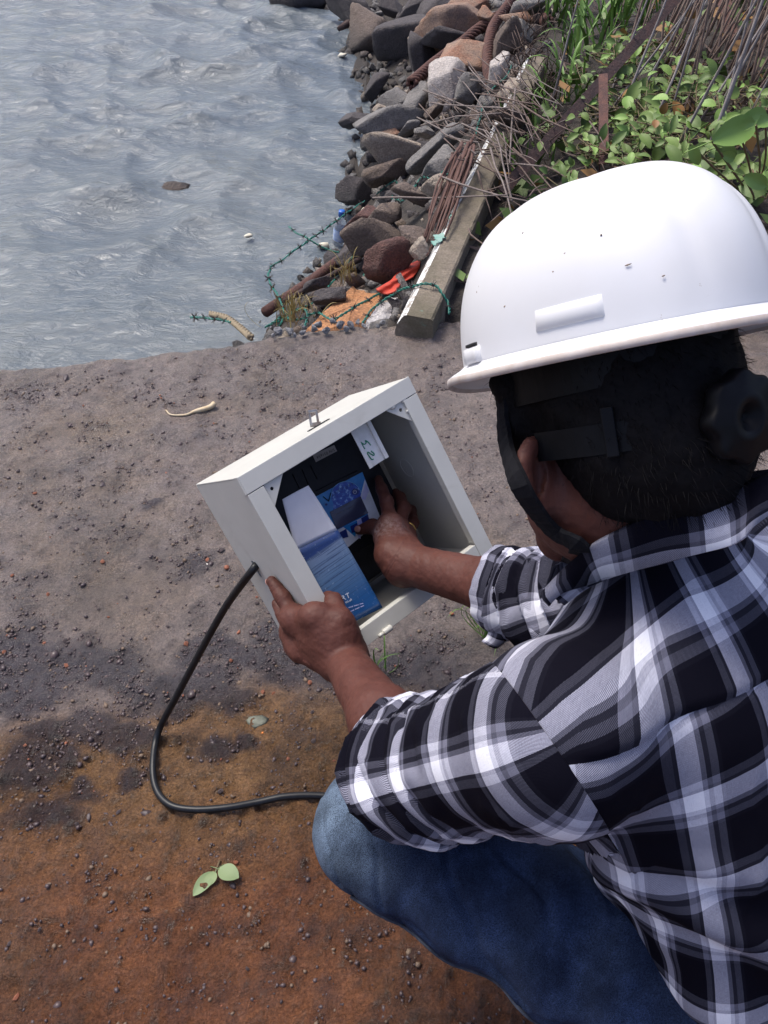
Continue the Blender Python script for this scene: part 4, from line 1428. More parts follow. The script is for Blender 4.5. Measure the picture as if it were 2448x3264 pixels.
    # collar: stand and turned-down leaf round the neck
    top = [(1732, 1889, .735), (1800, 1815, .715), (1875, 1746, .70), (1979, 1691, .672), (2105, 1631, .645), (2303, 1581, .625), (2435, 1521, .615), (2560, 1490, .63), (2640, 1480, .70)]
    low = [(1762, 1930, .735), (1830, 1880, .715), (1908, 1850, .70), (2001, 1822, .67), (2140, 1790, .64), (2314, 1735, .615), (2405, 1672, .605), (2540, 1600, .615), (2650, 1560, .69)]
    tp, lw = [], []
    for (a_, b_) in zip(top, low):
        dl = min(b_[2], seen_depth(V, b_[0], b_[1]) - .007)
        dt = min(a_[2], seen_depth(BODYV, a_[0], a_[1]) - .006, dl + .022)
        tp.append(W(a_[0], a_[1], dt)); lw.append(W(b_[0], b_[1], dl))
    # the far side, round to the throat
    for r_, f_, u_ in ((.075, -.01, -.115), (.072, .05, -.135), (.035, .085, -.165), (-.02, .085, -.175)):
        p_ = hp(r_, f_, u_); tp.append(p_); lw.append(p_ + unit(p_ - hp(0, .02, -.13)) * .014 - HU * .026)
    n = 110
    tp, lw = spline(tp, n), spline(lw, n)
    cn = hp(0, 0, -.125)
    Vv, UV, Fc = [], [], []
    al = np.concatenate([[0], np.cumsum(np.linalg.norm(np.diff(tp, axis=0), axis=1))])
    for i in range(n):
        inn = unit(cn - tp[i]); inn = unit(inn - HU * (inn @ HU))
        dn = lw[i] - tp[i]; ln_ = np.linalg.norm(dn)
        wv = .0022 * math.sin(al[i] * 70) + .002 * math.sin(al[i] * 31 + 1)
        rows = [(tp[i] + inn * .010 + dn * 1.05, -.036), (tp[i] + inn * .006 + dn * .4, -.014), (tp[i] + inn * .003, 0), (tp[i] - inn * .0015 + dn * .04, .003), (tp[i] + dn * .5 - inn * (.002 + wv), ln_ * .5), (lw[i] - inn * wv * 1.5, ln_)]
        for p_, v_ in rows: Vv.append(p_); UV.append((al[i] + .045, v_ + .020))
    for i in range(n - 1):
        for k_ in range(5):
            a_ = i * 6 + k_; Fc.append((a_, a_ + 1, a_ + 7, a_ + 6))
    col = mesh('collar', Vv, Fc, M_plaid, None, True, uv=UV)
    so = col.modifiers.new('solid', 'SOLIDIFY'); so.thickness = .0028; so.offset = 0
    pparent(col, t)
    return t
shirt = build_shirt()

# ------------------------------------------------------------------ jeans
def denim_mat():
    m, nt, p = nmat('denim')
    gm = nt.nodes.new('ShaderNodeNewGeometry'); P = gm.outputs['Position']
    p.inputs['Roughness'].default_value = .9
    p.inputs['Specular IOR Level'].default_value = .15
    tw = nt.nodes.new('ShaderNodeTexWave'); tw.bands_direction = 'DIAGONAL'
    tw.inputs['Scale'].default_value = 260; tw.inputs['Distortion'].default_value = 2.5; tw.inputs['Detail'].default_value = 3
    nt.links.new(P, tw.inputs['Vector'])
    f = noise(nt, 9, 5, coord=P)
    base = ramp(nt, f, [(.25, (.006, .012, .030)), (.5, (.014, .024, .055)), (.75, (.027, .042, .082))])
    # worn knee: faded cloth
    vd = nd(nt, 'ShaderNodeVectorMath', operation='DISTANCE'); nt.links.new(P, vd.inputs[0]); vd.inputs[1].default_value = tuple(LK + A(-.07, .0, .035))
    mr = nd(nt, 'ShaderNodeMapRange'); nt.links.new(vd.outputs['Value'], mr.inputs[0]); mr.inputs[1].default_value = .13; mr.inputs[2].default_value = .03
    base = mixc(nt, math_(nt, 'MULTIPLY', mr.outputs[0], .75), base, (.10, .135, .18))
    th = ramp(nt, noise(nt, 900, 2, coord=P), [(.35, (.40,) * 3), (.65, (1.6,) * 3)])
    c = mixc(nt, 1.0, base, th, 'MULTIPLY')
    tw2 = ramp(nt, tw.outputs['Fac'], [(0, (.8,) * 3), (1, (1.15,) * 3)])
    c = mixc(nt, 1.0, c, tw2, 'MULTIPLY')
    mp = nd(nt, 'ShaderNodeMapping'); mp.inputs['Scale'].default_value = (26, 26, 3); mp.inputs['Rotation'].default_value = (0.5, 0.2, .9)
    nt.links.new(P, mp.inputs['Vector'])
    wsk = ramp(nt, noise(nt, 1, 3, .6, mp.outputs[0]), [(.42, (.8,) * 3), (.62, (1.45,) * 3)])
    c = mixc(nt, 1.0, c, wsk, 'MULTIPLY')
    nt.links.new(c, p.inputs['Base Color'])
    bump(nt, p, math_(nt, 'ADD', tw.outputs['Fac'], noise(nt, 500, 3, coord=P)), .3, .0006)
    return m
M_denim = denim_mat()
def build_jeans():
    fld = Field((-.16, .05, .03), (.70, 1.0, .50), .0045)
    fld.cone(LH, PEL, .098, .105, .05); fld.cone(PEL, RH, .115, .115, .05)
    fld.cone(LH, LK, .098, .079, .04)
    fld.cone(LK, LA, .068, .055, .02)
    fld.cone(RH, RK, .105, .078, .05)
    fld.cone(RK, RA_, .075, .058, .03)
    V, Q = fld.mesh(2); N = vnormals(V, Q)
    d1 = unit(LK - LH); al = (V - LH) @ d1
    d = NZ.fbm(V * 8, 3) * .009 + NZ.fbm(V * 26, 2) * .003
    # soft cross folds on the thigh, sharp ones in the hollow of the knee
    q = V - LH - al[:, None] * d1
    ang = np.arctan2(q[:, 2], q @ unit(np.cross(d1, A(0, 0, 1))))
    d += .0065 * np.sin(al * 62 + ang * 2.2 + 2 * NZ.fbm(V * 5, 2)) * np.clip((.36 - al) / .2, 0, 1)
    d += .004 * np.sin(al * 120 + ang * 3) * np.exp(-((V[:, 2] - .27) / .03) ** 2)
    cr = np.abs(np.sin(al * 41 + ang * 1.4 + 3 * NZ.fbm(V * 7, 2)))
    d -= .006 * np.clip(1 - cr / .28, 0, 1) * np.clip(NZ.fbm(V * 5 + 3, 2) * 2 + .6, 0, 1)
    V = V + N * d[:, None]
    j = mesh('jeans', V, Q, M_denim, None, True)
    tag(j, 'worn blue denim jeans'); pparent(j)
    # stitched outer seam along the underside of the thigh
    rel = V - A(0, 0, CAM_H); dep = (rel[:, 1] - rel[:, 2]) * SQ
    spx = 1224 + FOC * rel[:, 0] / dep; spy = 1632 - FOC * (rel[:, 1] + rel[:, 2]) * SQ / dep
    pts = []
    for px in range(1110, 1900, 40):
        c = np.nonzero(np.abs(spx - px) < 12)[0]
        if len(c):
            b_ = c[np.argmax(spy[c])]; pts.append(V[b_] + N[b_] * .001)
    o = tube('seam', spline(pts, 120), .0022, simple('seam_thread', (.045, .055, .08), .9, (.02, .026, .04), 90), None, 6)
    pparent(o, j)
    return j
jeans = build_jeans()

# shoes (under the seat, outside the photograph)
M_shoe = simple('shoe_leather', (.03, .02, .016), .45, (.05, .035, .028), 60)
for ank, toe in ((LA, A(.05, .62, .03)), (RA_, A(.42, .84, .03))):
    heel = A(ank[0], ank[1], .035)
    d = unit(A(toe[0] - heel[0], toe[1] - heel[1], 0)); tp = heel + d * .20; tp[2] = .026
    fld = Field(np.minimum(heel, tp) - .09, np.maximum(heel, tp) + .12, .005)
    fld.cone(heel, tp, .038, .030, .03); fld.cone(heel, A(ank[0], ank[1], .11), .040, .042, .03); fld.cone(heel + d * .1, tp, .042, .032, .03)
    fld.clip((0, 0, .003), (0, 0, -1), np.minimum(heel, tp) - .09, np.maximum(heel, tp) + .1)
    V, Q = fld.mesh(1)
    pparent(mesh('shoe', V, Q, M_shoe, None, True))

# ================================================================== helmet
def helmet_mat():
    m, nt, p = nmat('helmet_plastic')
    gm = nt.nodes.new('ShaderNodeNewGeometry'); P = gm.outputs['Position']
    p.inputs['Roughness'].default_value = .38
    f = noise(nt, 12, 5, coord=P)
    c = ramp(nt, f, [(.3, (.70, .70, .715)), (.7, (.66, .655, .655))])
    g = noise(nt, 38, 6, .7, coord=P)
    sp = ramp(nt, g, [(.675, (0, 0, 0)), (.69, (1, 1, 1))])
    c = mixc(nt, math_(nt, 'MULTIPLY', sp, .65), c, (.30, .22, .16))
    nt.links.new(c, p.inputs['Base Color'])
    return m
M_helm = helmet_mat()
M_rim = simple('rim_plastic', (.62, .56, .52), .5, (.48, .40, .34), 50, world=True)
M_harness = simple('harness_plastic', (.0022, .0022, .0032), .5, (.0045, .0045, .006), 60, spec=.16, world=True)
def build_helmet():
    HC_ = HC + HU * .0115
    def hp(r, f, u): return HC_ + HR * r + HF * f + HU * u
    e = empty('safety_helmet', tuple(HC))
    tag(e, 'white plastic safety helmet worn by the crouching worker', 'helmet')
    bpy.context.view_layer.update()
    def par(o, p=None):
        p = p or e
        o.parent = p; bpy.context.view_layer.update(); o.matrix_parent_inverse = p.matrix_world.inverted(); return o
    # shell: rounded dome with a raised crown ridge and side steps
    def dome(a, ph):
        cf, cr = math.cos(a), math.sin(a)
        cp = math.cos(ph) ** .63; sp = math.sin(ph) ** .97
        return (.114 if cf > 0 else .148) * cf * cp - .010 * sp ** 1.5 * (cp ** .5 * .5 + .5), .114 * cr * cp, .124 * sp, sp
    n, m = 144, 56
    V = np.zeros((m + 1, n, 3))
    for i in range(m + 1):
        ph = (math.pi / 2) * i / m
        for j in range(n):
            a = 2 * math.pi * j / n
            cf, cr = math.cos(a), math.sin(a)
            f, r, u, sp = dome(a, ph)
            # three low ridges along the crown
            kr = math.exp(-(r / .019) ** 2) * .0014 + math.exp(-((abs(r) - .034) / .007) ** 2) * -.0018 + math.exp(-((abs(r) - .062) / .010) ** 2) * -.0014
            kr *= min(1, sp * 2.2) * (1 if f < .10 else max(0, 1 - (f - .10) / .03))
            # shallow bulge at the brow and side panel step
            side = math.exp(-((abs(cr) - 1) / .35) ** 2) * math.exp(-((u - .055) / .04) ** 2) * .0018
            g = 1 + (kr + side) / .13
            V[i, j] = hp(r * g, f * g, u * g)
    V = V.reshape(-1, 3)
    Fc = []
    for i in range(m - 1):
        for j in range(n):
            k = (j + 1) % n
            Fc.append((i * n + j, i * n + k, (i + 1) * n + k, (i + 1) * n + j))
    top = m * n
    for j in range(n): Fc.append(((m - 1) * n + j, (m - 1) * n + (j + 1) % n, top))
    sh = mesh('shell', V[:m * n + 1], Fc, M_helm, None, True)
    so = sh.modifiers.new('solid', 'SOLIDIFY'); so.thickness = .0026; so.offset = 1
    par(sh)
    # brim with peak, and a rounded lip
    def rimpt(a, out, u):
        cf, cr = math.cos(a), math.sin(a)
        pk = max(0, cf) ** 3 * .030
        droop = -.010 * max(0, cf) ** 3 - .004 * (1 - max(0, cf))
        f = ((.114 if cf > 0 else .147) + out * (1 if cf > -.2 else .8) + pk * out / .012) * cf
        r = (.113 + out) * cr
        return hp(r, f, u + droop * min(1, out / .012))
    prof = [(-.001, .004), (.004, .0015), (.011, .0), (.0145, -.0018), (.0150, -.0045), (.0145, -.0075), (.0130, -.0078), (.0118, -.0050), (.008, -.0035), (-.002, -.003)]
    Vb, Fb = [], []
    mm = len(prof)
    for j in range(n):
        a = 2 * math.pi * j / n
        for (o_, u_) in prof: Vb.append(rimpt(a, o_, u_))
    fm = []
    for j in range(n):
        k = (j + 1) % n
        for i in range(mm - 1):
            Fb.append((j * mm + i, k * mm + i, k * mm + i + 1, j * mm + i + 1))
            fm.append(1 if 3 <= i <= 6 else 0)
    par(mesh('brim', Vb, Fb, None, None, True, mats=[M_helm, M_rim], fmat=fm))
    # accessory slots on both sides: raised blocks
    def block(a, u0, wa, wu, th, name):
        bm = bmesh.new()
        vs = {}
        K = 6
        def sp_(a_, u_, out):
            ph = math.asin(min(1, (u_ / .125) ** (1 / .97)))
            cf, cr = math.cos(a_), math.sin(a_)
            f_, r_, uu, _ = dome(a_, ph)
            return hp(r_ + out * cr, f_ + out * cf, u_)
        for L_, out in ((0, -.001), (1, th)):
            for i in range(K + 1):
                for j in range(3):
                    sc = 1 if L_ == 0 else .86
                    vs[L_, i, j] = bm.verts.new(sp_(a + wa * sc * (i / K - .5), u0 + wu * sc * (j / 2 - .5), out))
        for i in range(K):
            for j in range(2):
                bm.faces.new((vs[1, i, j], vs[1, i + 1, j], vs[1, i + 1, j + 1], vs[1, i, j + 1]))
            bm.faces.new((vs[0, i, 0], vs[0, i + 1, 0], vs[1, i + 1, 0], vs[1, i, 0]))
            bm.faces.new((vs[1, i, 2], vs[1, i + 1, 2], vs[0, i + 1, 2], vs[0, i, 2]))
        for i in (0, K):
            for j in range(2):
                bm.faces.new((vs[0, i, j], vs[1, i, j], vs[1, i, j + 1], vs[0, i, j + 1]))
        par(bm_obj(name, bm, M_helm if name == 'side_slot' else M_dark, None, True))
    for s in (-1, 1):
        block(s * math.radians(122), .020, .40, .016, .0018, 'side_slot')
        block(s * math.radians(80), .0085, .24, .013, .0042, 'side_slot')
        block(s * math.radians(80), .0165, .17, .0026, .0030, 'slot_gap')
    # scuffs and scratches with dirt in them
    M_scuff = simple('scuff_dirt', (.30, .23, .18), .8, (.18, .13, .10), 200)
    def sfp(a_, u_):
        ph = math.asin(min(1, (u_ / .125) ** (1 / .97))); f_, r_, uu, _ = dome(a_, ph)
        return hp(r_ * 1.0075, f_ * 1.0075, u_ * 1.0)
    for (a0, u0, a1, u1, w_) in ((-86, .056, -85.4, .061, .0006), (-84.8, .053, -84.4, .056, .0008), (-86.4, .060, -86, .063, .0005), (-122, .060, -123, .061, .0005), (-118, .050, -119, .0505, .0006), (-140, .042, -142, .0425, .0004), (-100, .036, -101, .037, .0006), (-105, .085, -105.6, .086, .0004), (-134, .066, -134.6, .0665, .0006), (-96, .064, -96.4, .065, .0005), (-150, .03, -151, .0305, .0004)):
        pts = [sfp(math.radians(a0 + (a1 - a0) * t), u0 + (u1 - u0) * t) for t in (0, .35, .7, 1)]
        par(tube('scuff_mark', pts, [w_ * .6, w_ * 1.4, w_ * 1.1, w_ * .5], M_scuff, None, 5))
    # head harness: band round the head, lower nape arm, buckle and knob
    def band(name, pts, wid, th, widths=None):
        P = np.array(pts); nn = len(P)
        Vv, Fc2 = [], []
        T_ = np.gradient(P, axis=0); T_ /= np.linalg.norm(T_, axis=1)[:, None]
        for i, p in enumerate(P):
            out = p - (HC - HU * .06); out -= HU * (out @ HU); out = unit(out)
            upv = unit(HU - T_[i] * (HU @ T_[i]))
            w_ = wid if widths is None else widths[i]
            for (o_, u_) in ((0, -.5), (th, -.5), (th, .5), (0, .5)): Vv.append(p + out * o_ + upv * u_ * w_)
        for i in range(nn - 1):
            for j in range(4):
                k = (j + 1) % 4
                Fc2.append((i * 4 + j, i * 4 + k, (i + 1) * 4 + k, (i + 1) * 4 + j))
        Fc2 += [(0, 1, 2, 3), tuple((nn - 1) * 4 + j for j in (3, 2, 1, 0))]
        return par(mesh(name, Vv, Fc2, M_harness, None))
    ell = lambda a, u, g=0: hp((.083 + g) * math.sin(a), -.006 + (.103 + g) * math.cos(a), u)
    angs = np.linspace(0, 2 * np.pi, 80)
    band('headband', [ell(a, -.018 - .004 * math.cos(a)) for a in angs], .036, .0022)
    aa = np.linspace(math.radians(92), math.radians(268), 44)
    hb = band('nape_strap', [ell(a, -.036 - .034 * min(1, (1 + math.cos(a - math.pi)) * 1.2), .004) for a in aa], .022, .0025)
    for a in (math.radians(-128), math.radians(128)):
        c = ell(a, -.066, .009)
        o_ = unit(c - (HC - HU * .066)); tt = unit(np.cross(HU, o_))
        bm = bmesh.new(); box_bm(bm, (-.0045, -.018, -.0035), (.0045, .018, .003), .001)
        R_ = Matrix((tt, HU, o_)).transposed()
        for v in bm.verts: v.co = Vector(c) + R_ @ v.co
        par(bm_obj('buckle', bm, M_harness, None), hb)
    # ratchet knob: scalloped wheel
    kc = hp(0, -.118, -.070); ka = unit(-HF * 1.0 - HU * .10)
    k1 = unit(HU - ka * (HU @ ka)); k2 = np.cross(ka, k1)
    prof = [(.0, 0), (.030, 0), (.032, .003), (.032, .012), (.0295, .0145), (.019, .0145), (.017, .0165), (.0105, .0165), (.0095, .0130), (.0045, .0125), (.004, .009), (0.0005, .009)]
    nn = 96; Vv, Fc2 = [], []
    for j in range(nn):
        a = 2 * math.pi * j / nn
        for (r, h) in prof:
            rr = r * (1 + (.055 * math.cos(8 * a) if r > .025 else 0))
            Vv.append(kc + (k1 * math.cos(a) + k2 * math.sin(a)) * rr + ka * h)
    mm = len(prof)
    for j in range(nn):
        k = (j + 1) % nn
        for i in range(mm - 1): Fc2.append((j * mm + i, k * mm + i, k * mm + i + 1, j * mm + i + 1))
    kn = mesh('ratchet_knob', Vv, Fc2, M_harness, None, True)
    par(kn, hb)
    # chin strap: woven band from the shell in front of the ear, round the jaw
    hs_ = lambda r_, f_, u_: HC + HR * r_ + HF * f_ + HU * u_
    half = [(.092, .026, .004), (.086, .028, -.045), (.080, .032, -.085), (.067, .036, -.110), (.052, .050, -.135), (.026, .074, -.160)]
    cs = [hs_(-a_, b_, c_) for a_, b_, c_ in half] + [hs_(0, .086, -.174)] + [hs_(a_, b_, c_) for a_, b_, c_ in half[::-1]]
    left = []
    for px, py, d_ in ((1606, 1270, .69), (1614, 1395, .69), (1648, 1516, .695), (1703, 1614, .70), (1770, 1691, .71), (1850, 1742, .725)):
        left.append(W(px, py, min(d_, seen_depth(BODYV, px, py) - .005)))
    cs = left + cs[6:]
    P = spline(cs, 90)
    T_ = np.gradient(P, axis=0); T_ /= np.linalg.norm(T_, axis=1)[:, None]
    Vv, Fc2 = [], []
    ctr = hs_(0, .02, -.08)
    for i, p in enumerate(P):
        out = p - ctr; out = unit(out - T_[i] * (out @ T_[i])); sd_ = np.cross(T_[i], out)
        rg = .0006 * (i % 2)
        for o_, s_ in ((0, -.0085), (.0032 + rg, -.0080), (.0042 + rg, 0), (.0032 + rg, .0080), (0, .0085)): Vv.append(p + out * o_ + sd_ * s_)
    for i in range(len(P) - 1):
        for j in range(4): Fc2.append((i * 5 + j, i * 5 + j + 1, (i + 1) * 5 + j + 1, (i + 1) * 5 + j))
        Fc2.append((i * 5 + 4, i * 5, (i + 1) * 5, (i + 1) * 5 + 4))
    par(mesh('chin_strap', Vv, Fc2, simple('webbing', (.004, .004, .006), .85, (.009, .009, .012), 200, spec=.2, bscale=900, bstr=.5, bdist=.001, world=True), None))
    return e
helmet = build_helmet()
# ================================================================== rocks of the bank
def rock_mat(name, c1, c2, c3, rough=.75):
    m, nt, p = nmat(name)
    gm = nt.nodes.new('ShaderNodeNewGeometry'); P = gm.outputs['Position']
    c = ramp(nt, noise(nt, 7, 5, coord=P), [(.3, c1), (.52, c2), (.75, c3)])
    g = ramp(nt, noise(nt, 120, 4, .75, coord=P), [(.3, (.5,) * 3), (.5, (1,) * 3), (.72, (1.5,) * 3)])
    c = mixc(nt, 1.0, c, g, 'MULTIPLY')
    # dark tidal staining below the splash line
    sp = nd(nt, 'ShaderNodeSeparateXYZ'); nt.links.new(P, sp.inputs[0])
    h = math_(nt, 'ADD', sp.outputs['Z'], math_(nt, 'MULTIPLY', noise(nt, 6, 4, coord=P), .35))
    mr = nd(nt, 'ShaderNodeMapRange'); nt.links.new(h, mr.inputs[0]); mr.inputs[1].default_value = SEA_Z + .36; mr.inputs[2].default_value = SEA_Z + .12
    c = mixc(nt, math_(nt, 'MULTIPLY', mr.outputs[0], .75), c, (.022, .019, .017))
    nt.links.new(c, p.inputs['Base Color'])
    rr = nd(nt, 'ShaderNodeMapRange'); nt.links.new(mr.outputs[0], rr.inputs[0]); rr.inputs[3].default_value = rough; rr.inputs[4].default_value = .35
    nt.links.new(rr.outputs[0], p.inputs['Roughness'])
    bump(nt, p, math_(nt, 'ADD', noise(nt, 26, 7, .75, coord=P), math_(nt, 'MULTIPLY', noise(nt, 160, 3, coord=P), .5)), .9, .022)
    return m
RM = {
    'grey': rock_mat('grey_granite', (.130, .122, .116), (.225, .210, .198), (.085, .078, .076)),
    'dark': rock_mat('dark_rock', (0.052, 0.044, 0.047), (0.085, 0.072, 0.072), (0.039, 0.035, 0.039)),
    'tan': rock_mat('tan_granite', (0.312, 0.247, 0.189), (0.390, 0.325, 0.260), (0.208, 0.163, 0.130)),
    'pale': rock_mat('pale_granite', (0.442, 0.377, 0.338), (0.520, 0.468, 0.429), (0.312, 0.260, 0.234)),
    'orange': rock_mat('orange_stone', (0.468, 0.202, 0.078), (0.546, 0.260, 0.117), (0.351, 0.156, 0.072)),
    'rust': rock_mat('rusty_granite', (0.312, 0.137, 0.078), (0.338, 0.221, 0.156), (0.195, 0.143, 0.124)),
    'red': rock_mat('red_brown_rock', (0.091, 0.042, 0.034), (0.124, 0.058, 0.047), (0.065, 0.036, 0.034)),
    'brown': rock_mat('brown_rock', (0.137, 0.101, 0.078), (0.182, 0.137, 0.111), (0.098, 0.075, 0.062)),
    'white': rock_mat('white_granite', (0.520, 0.494, 0.494), (0.598, 0.572, 0.572), (0.338, 0.312, 0.325)),
}
_ico = {}
def ico(sub):
    if sub not in _ico:
        bm = bmesh.new(); bmesh.ops.create_icosphere(bm, subdivisions=sub, radius=1)
        bm.verts.ensure_lookup_table()
        _ico[sub] = (np.array([v.co[:] for v in bm.verts]), np.array([[v.index for v in f.verts] for f in bm.faces])); bm.free()
    return _ico[sub]
def rock_shape(seed, sub=3, planes=5, rough=.022):
    r = np.random.default_rng(seed)
    D_, F_ = ico(sub)
    n = r.normal(size=(planes, 3)); n /= np.linalg.norm(n, axis=1)[:, None]
    off = r.uniform(.36, .78, planes)
    n = np.vstack([n, -n * .97 + r.normal(size=n.shape) * .25]); n /= np.linalg.norm(n, axis=1)[:, None]
    off = np.concatenate([off, r.uniform(.5, .95, planes)])
    dots = D_ @ n.T
    rad = np.min(np.where(dots > 1e-3, off / np.maximum(dots, 1e-3), 9), axis=1)
    rad = np.minimum(rad, 1.45)
    V = D_ * rad[:, None]
    V = V * (1 + rough * NZ.fbm(V * 2.4 + seed % 97, 3) + rough * .45 * NZ.fbm(V * 7 + seed % 89, 2))[:, None]
    return V, F_
CAMP = A(0, 0, CAM_H)
def place_rock(name, px, py, wpx, hpx, roll, mat, label, cat='rock', group='boulders of the rocky bank', seed=1, thick=.9, lift=.0, sub=3, depth=None):
    if depth is None: c, d = hit_bank(px, py, lift)
    else: c, d = W(px, py, depth), depth
    view = unit(c - CAMP)
    right = unit(np.cross(view, A(0, 0, 1))); up = np.cross(right, view)
    a = math.radians(roll)
    ax = right * math.cos(a) + up * math.sin(a); ay = -right * math.sin(a) + up * math.cos(a)
    gk = 1.40 if depth is None else 1.0
    sx, sy = wpx * .5 * d / FOC * gk, hpx * .5 * d / FOC * gk
    sz = thick * (sx + sy) / 2
    V, F_ = rock_shape(seed, 4)
    ext = (V.max(0) - V.min(0)) / 2; V = (V - (V.max(0) + V.min(0)) / 2) / ext
    # keep the axes true to gravity a little: depth axis leans to the vertical
    Vw = c + V[:, :1] * ax * sx + V[:, 1:2] * ay * sy + V[:, 2:] * view * sz
    base = c.copy()
    o = mesh(name, Vw - base, F_, RM[mat], None, False)
    o.location = base
    tag(o, label, cat, group)
    return o
C4 = lambda a, b: (1050 + a * .4219, b * .4219)
C3 = lambda a, b: (850 + a * .3918, 650 + b * .3918)
BOULDERS = [
    (C4, 290, 250, 250, 330, 20, 'brown', 'tall brown slab of rock leaning at the water\'s edge'),
    (C4, 150, 60, 260, 170, 0, 'dark', 'dark wet boulder at the far waterline'),
    (C4, 470, 45, 150, 130, 0, 'dark', 'dark grey block behind the leaning brown slab'),
    (C4, 640, 60, 170, 130, 0, 'dark', 'blackish rock wedged behind the large dark boulders'),
    (C4, 780, 95, 250, 200, 10, 'dark', 'purple-grey boulder above the big tan rock'),
    (C4, 1060, 45, 240, 100, 0, 'rust', 'orange-tan stone at the top of the bank'),
    (C4, 1180, 110, 90, 90, 0, 'rust', 'small rusty stone under the upper steel rope'),
    (C4, 570, 290, 360, 270, -10, 'dark', 'broad dark brown boulder behind the tilted slab'),
    (C4, 930, 200, 440, 220, 8, 'rust', 'large pinkish tan boulder beside the steel rope'),
    (C4, 900, 300, 350, 130, 0, 'dark', 'shadowed rock under the pinkish tan boulder'),
    (C4, 700, 400, 160, 210, 0, 'dark', 'dark wedge of rock left of the steel rope'),
    (C4, 670, 290, 110, 80, -20, 'tan', 'small tan stone on the dark boulders'),
    (C4, 1030, 460, 310, 210, 0, 'rust', 'rust-stained grey boulder below the steel rope'),
    (C4, 1420, 140, 210, 70, 0, 'rust', 'flat orange stone under the upper rope end'),
    (C4, 1450, 225, 150, 130, 0, 'grey', 'grey stone beneath the flat orange stone'),
    (C4, 1360, 300, 170, 230, 0, 'brown', 'grey-brown block right of the hanging rope'),
    (C4, 1500, 60, 200, 120, 0, 'grey', 'grey boulder at the edge of the grass'),
    (C4, 880, 650, 210, 290, -5, 'pale', 'pale pointed triangular stone in the middle of the bank'),
    (C4, 1050, 700, 170, 200, 0, 'grey', 'dark grey stone right of the pale pointed stone'),
    (C4, 1280, 540, 120, 200, 5, 'pale', 'upright pale stone near the white post end'),
    (C4, 640, 785, 210, 190, 20, 'grey', 'dark grey angular stone left of the pale pointed stone'),
    (C4, 500, 745, 210, 110, 15, 'grey', 'flat grey stone near the waterline'),
    (C4, 470, 930, 420, 170, 10, 'grey', 'long flat grey ledge reaching the water'),
    (C4, 190, 915, 180, 90, -5, 'dark', 'low dark stone standing in the water by the ledge'),
    (C4, 365, 650, 170, 130, 25, 'dark', 'dark wet stone at the waterline below the rope foot'),
    (C4, 410, 850, 130, 90, 0, 'tan', 'small tan stone above the flat ledge'),
    (C4, 800, 830, 140, 100, 15, 'brown', 'small tan-brown stone right of the ledge'),
    (C4, 1190, 790, 130, 110, 30, 'grey', 'grey stone beside the white edge of the post'),
    (C4, 570, 1150, 430, 260, 12, 'tan', 'large speckled tan granite block at the waterline'),
    (C4, 800, 1130, 380, 120, 38, 'grey', 'long grey slab leaning against the tan granite block'),
    (C4, 830, 1260, 260, 190, 25, 'grey', 'grey boulder under the leaning slab'),
    (C4, 350, 1150, 110, 110, 0, 'dark', 'black wet stone beside the tan granite block'),
    (C4, 420, 1310, 260, 140, 5, 'brown', 'brown wet rock below the tan granite block'),
    (C4, 210, 1450, 240, 170, 0, 'dark', 'rounded dark rock sticking out of the water'),
    (C4, 600, 970, 140, 80, 10, 'grey', 'small grey stone above the tan granite block'),
    (C4, 720, 1000, 120, 70, 0, 'grey', 'grey chip next to the tan granite block'),
    (C4, 470, 1010, 110, 60, 0, 'rust', 'reddish stone under the flat ledge'),
    (C4, 620, 1470, 230, 130, 0, 'brown', 'brown stone behind the green wire'),
    (C4, 820, 1430, 190, 150, 20, 'tan', 'tan stone under the rusty rods'),
    (C4, 1330, 900, 200, 130, 20, 'brown', 'brown boulder under the dry twigs'),
    (C4, 1370, 700, 170, 150, 0, 'tan', 'tan boulder on the far side of the post'),
    (C3, 760, 140, 230, 160, 10, 'red', 'purple-brown rock beside the plastic bottle'),
    (C3, 860, 250, 330, 230, 30, 'brown', 'tan-brown slab under the rusty pipe'),
    (C3, 960, 80, 200, 130, 0, 'brown', 'brown rock above the rusty pipe'),
    (C3, 990, 470, 320, 240, 25, 'red', 'dark red rock left of the orange cloth'),
    (C3, 1190, 260, 170, 120, 0, 'brown', 'brown rock under the ends of the rods'),
    (C3, 1240, 360, 120, 140, 0, 'tan', 'tan stone tucked beside the post'),
    (C3, 1020, 640, 260, 130, 10, 'dark', 'black rock in the hollow behind the orange stone'),
    (C3, 520, 760, 300, 190, 20, 'dark', 'dark brown rock left of the orange stone'),
    (C3, 720, 620, 170, 130, 10, 'brown', 'brown rock behind the dry yellow grass'),
    (C3, 410, 650, 260, 120, 30, 'dark', 'dark rock under the lower end of the pipe'),
    (C3, 660, 430, 200, 120, 25, 'dark', 'wet dark rock beneath the middle of the pipe'),
    (C3, 1570, 700, 150, 190, 0, 'red', 'red-brown stone between the post and the helmet'),
    (C3, 1560, 920, 170, 130, 0, 'dark', 'dark purple stone at the slab edge by the helmet'),
]
for i, (fn, a, b, w, h, roll, mt, lab) in enumerate(BOULDERS):
    sc = .4219 if fn is C4 else .3918
    px, py = fn(a, b)
    if fn is C3 and py > 860:
        place_rock('boulder', px, py, w * sc, h * sc, roll, mt, lab, seed=100 + i, depth=float(np.interp(py, [860, 1030], [2.95, 2.62])))
    else:
        place_rock('boulder', px, py, w * sc, h * sc, roll, mt, lab, seed=100 + i, lift=.11)
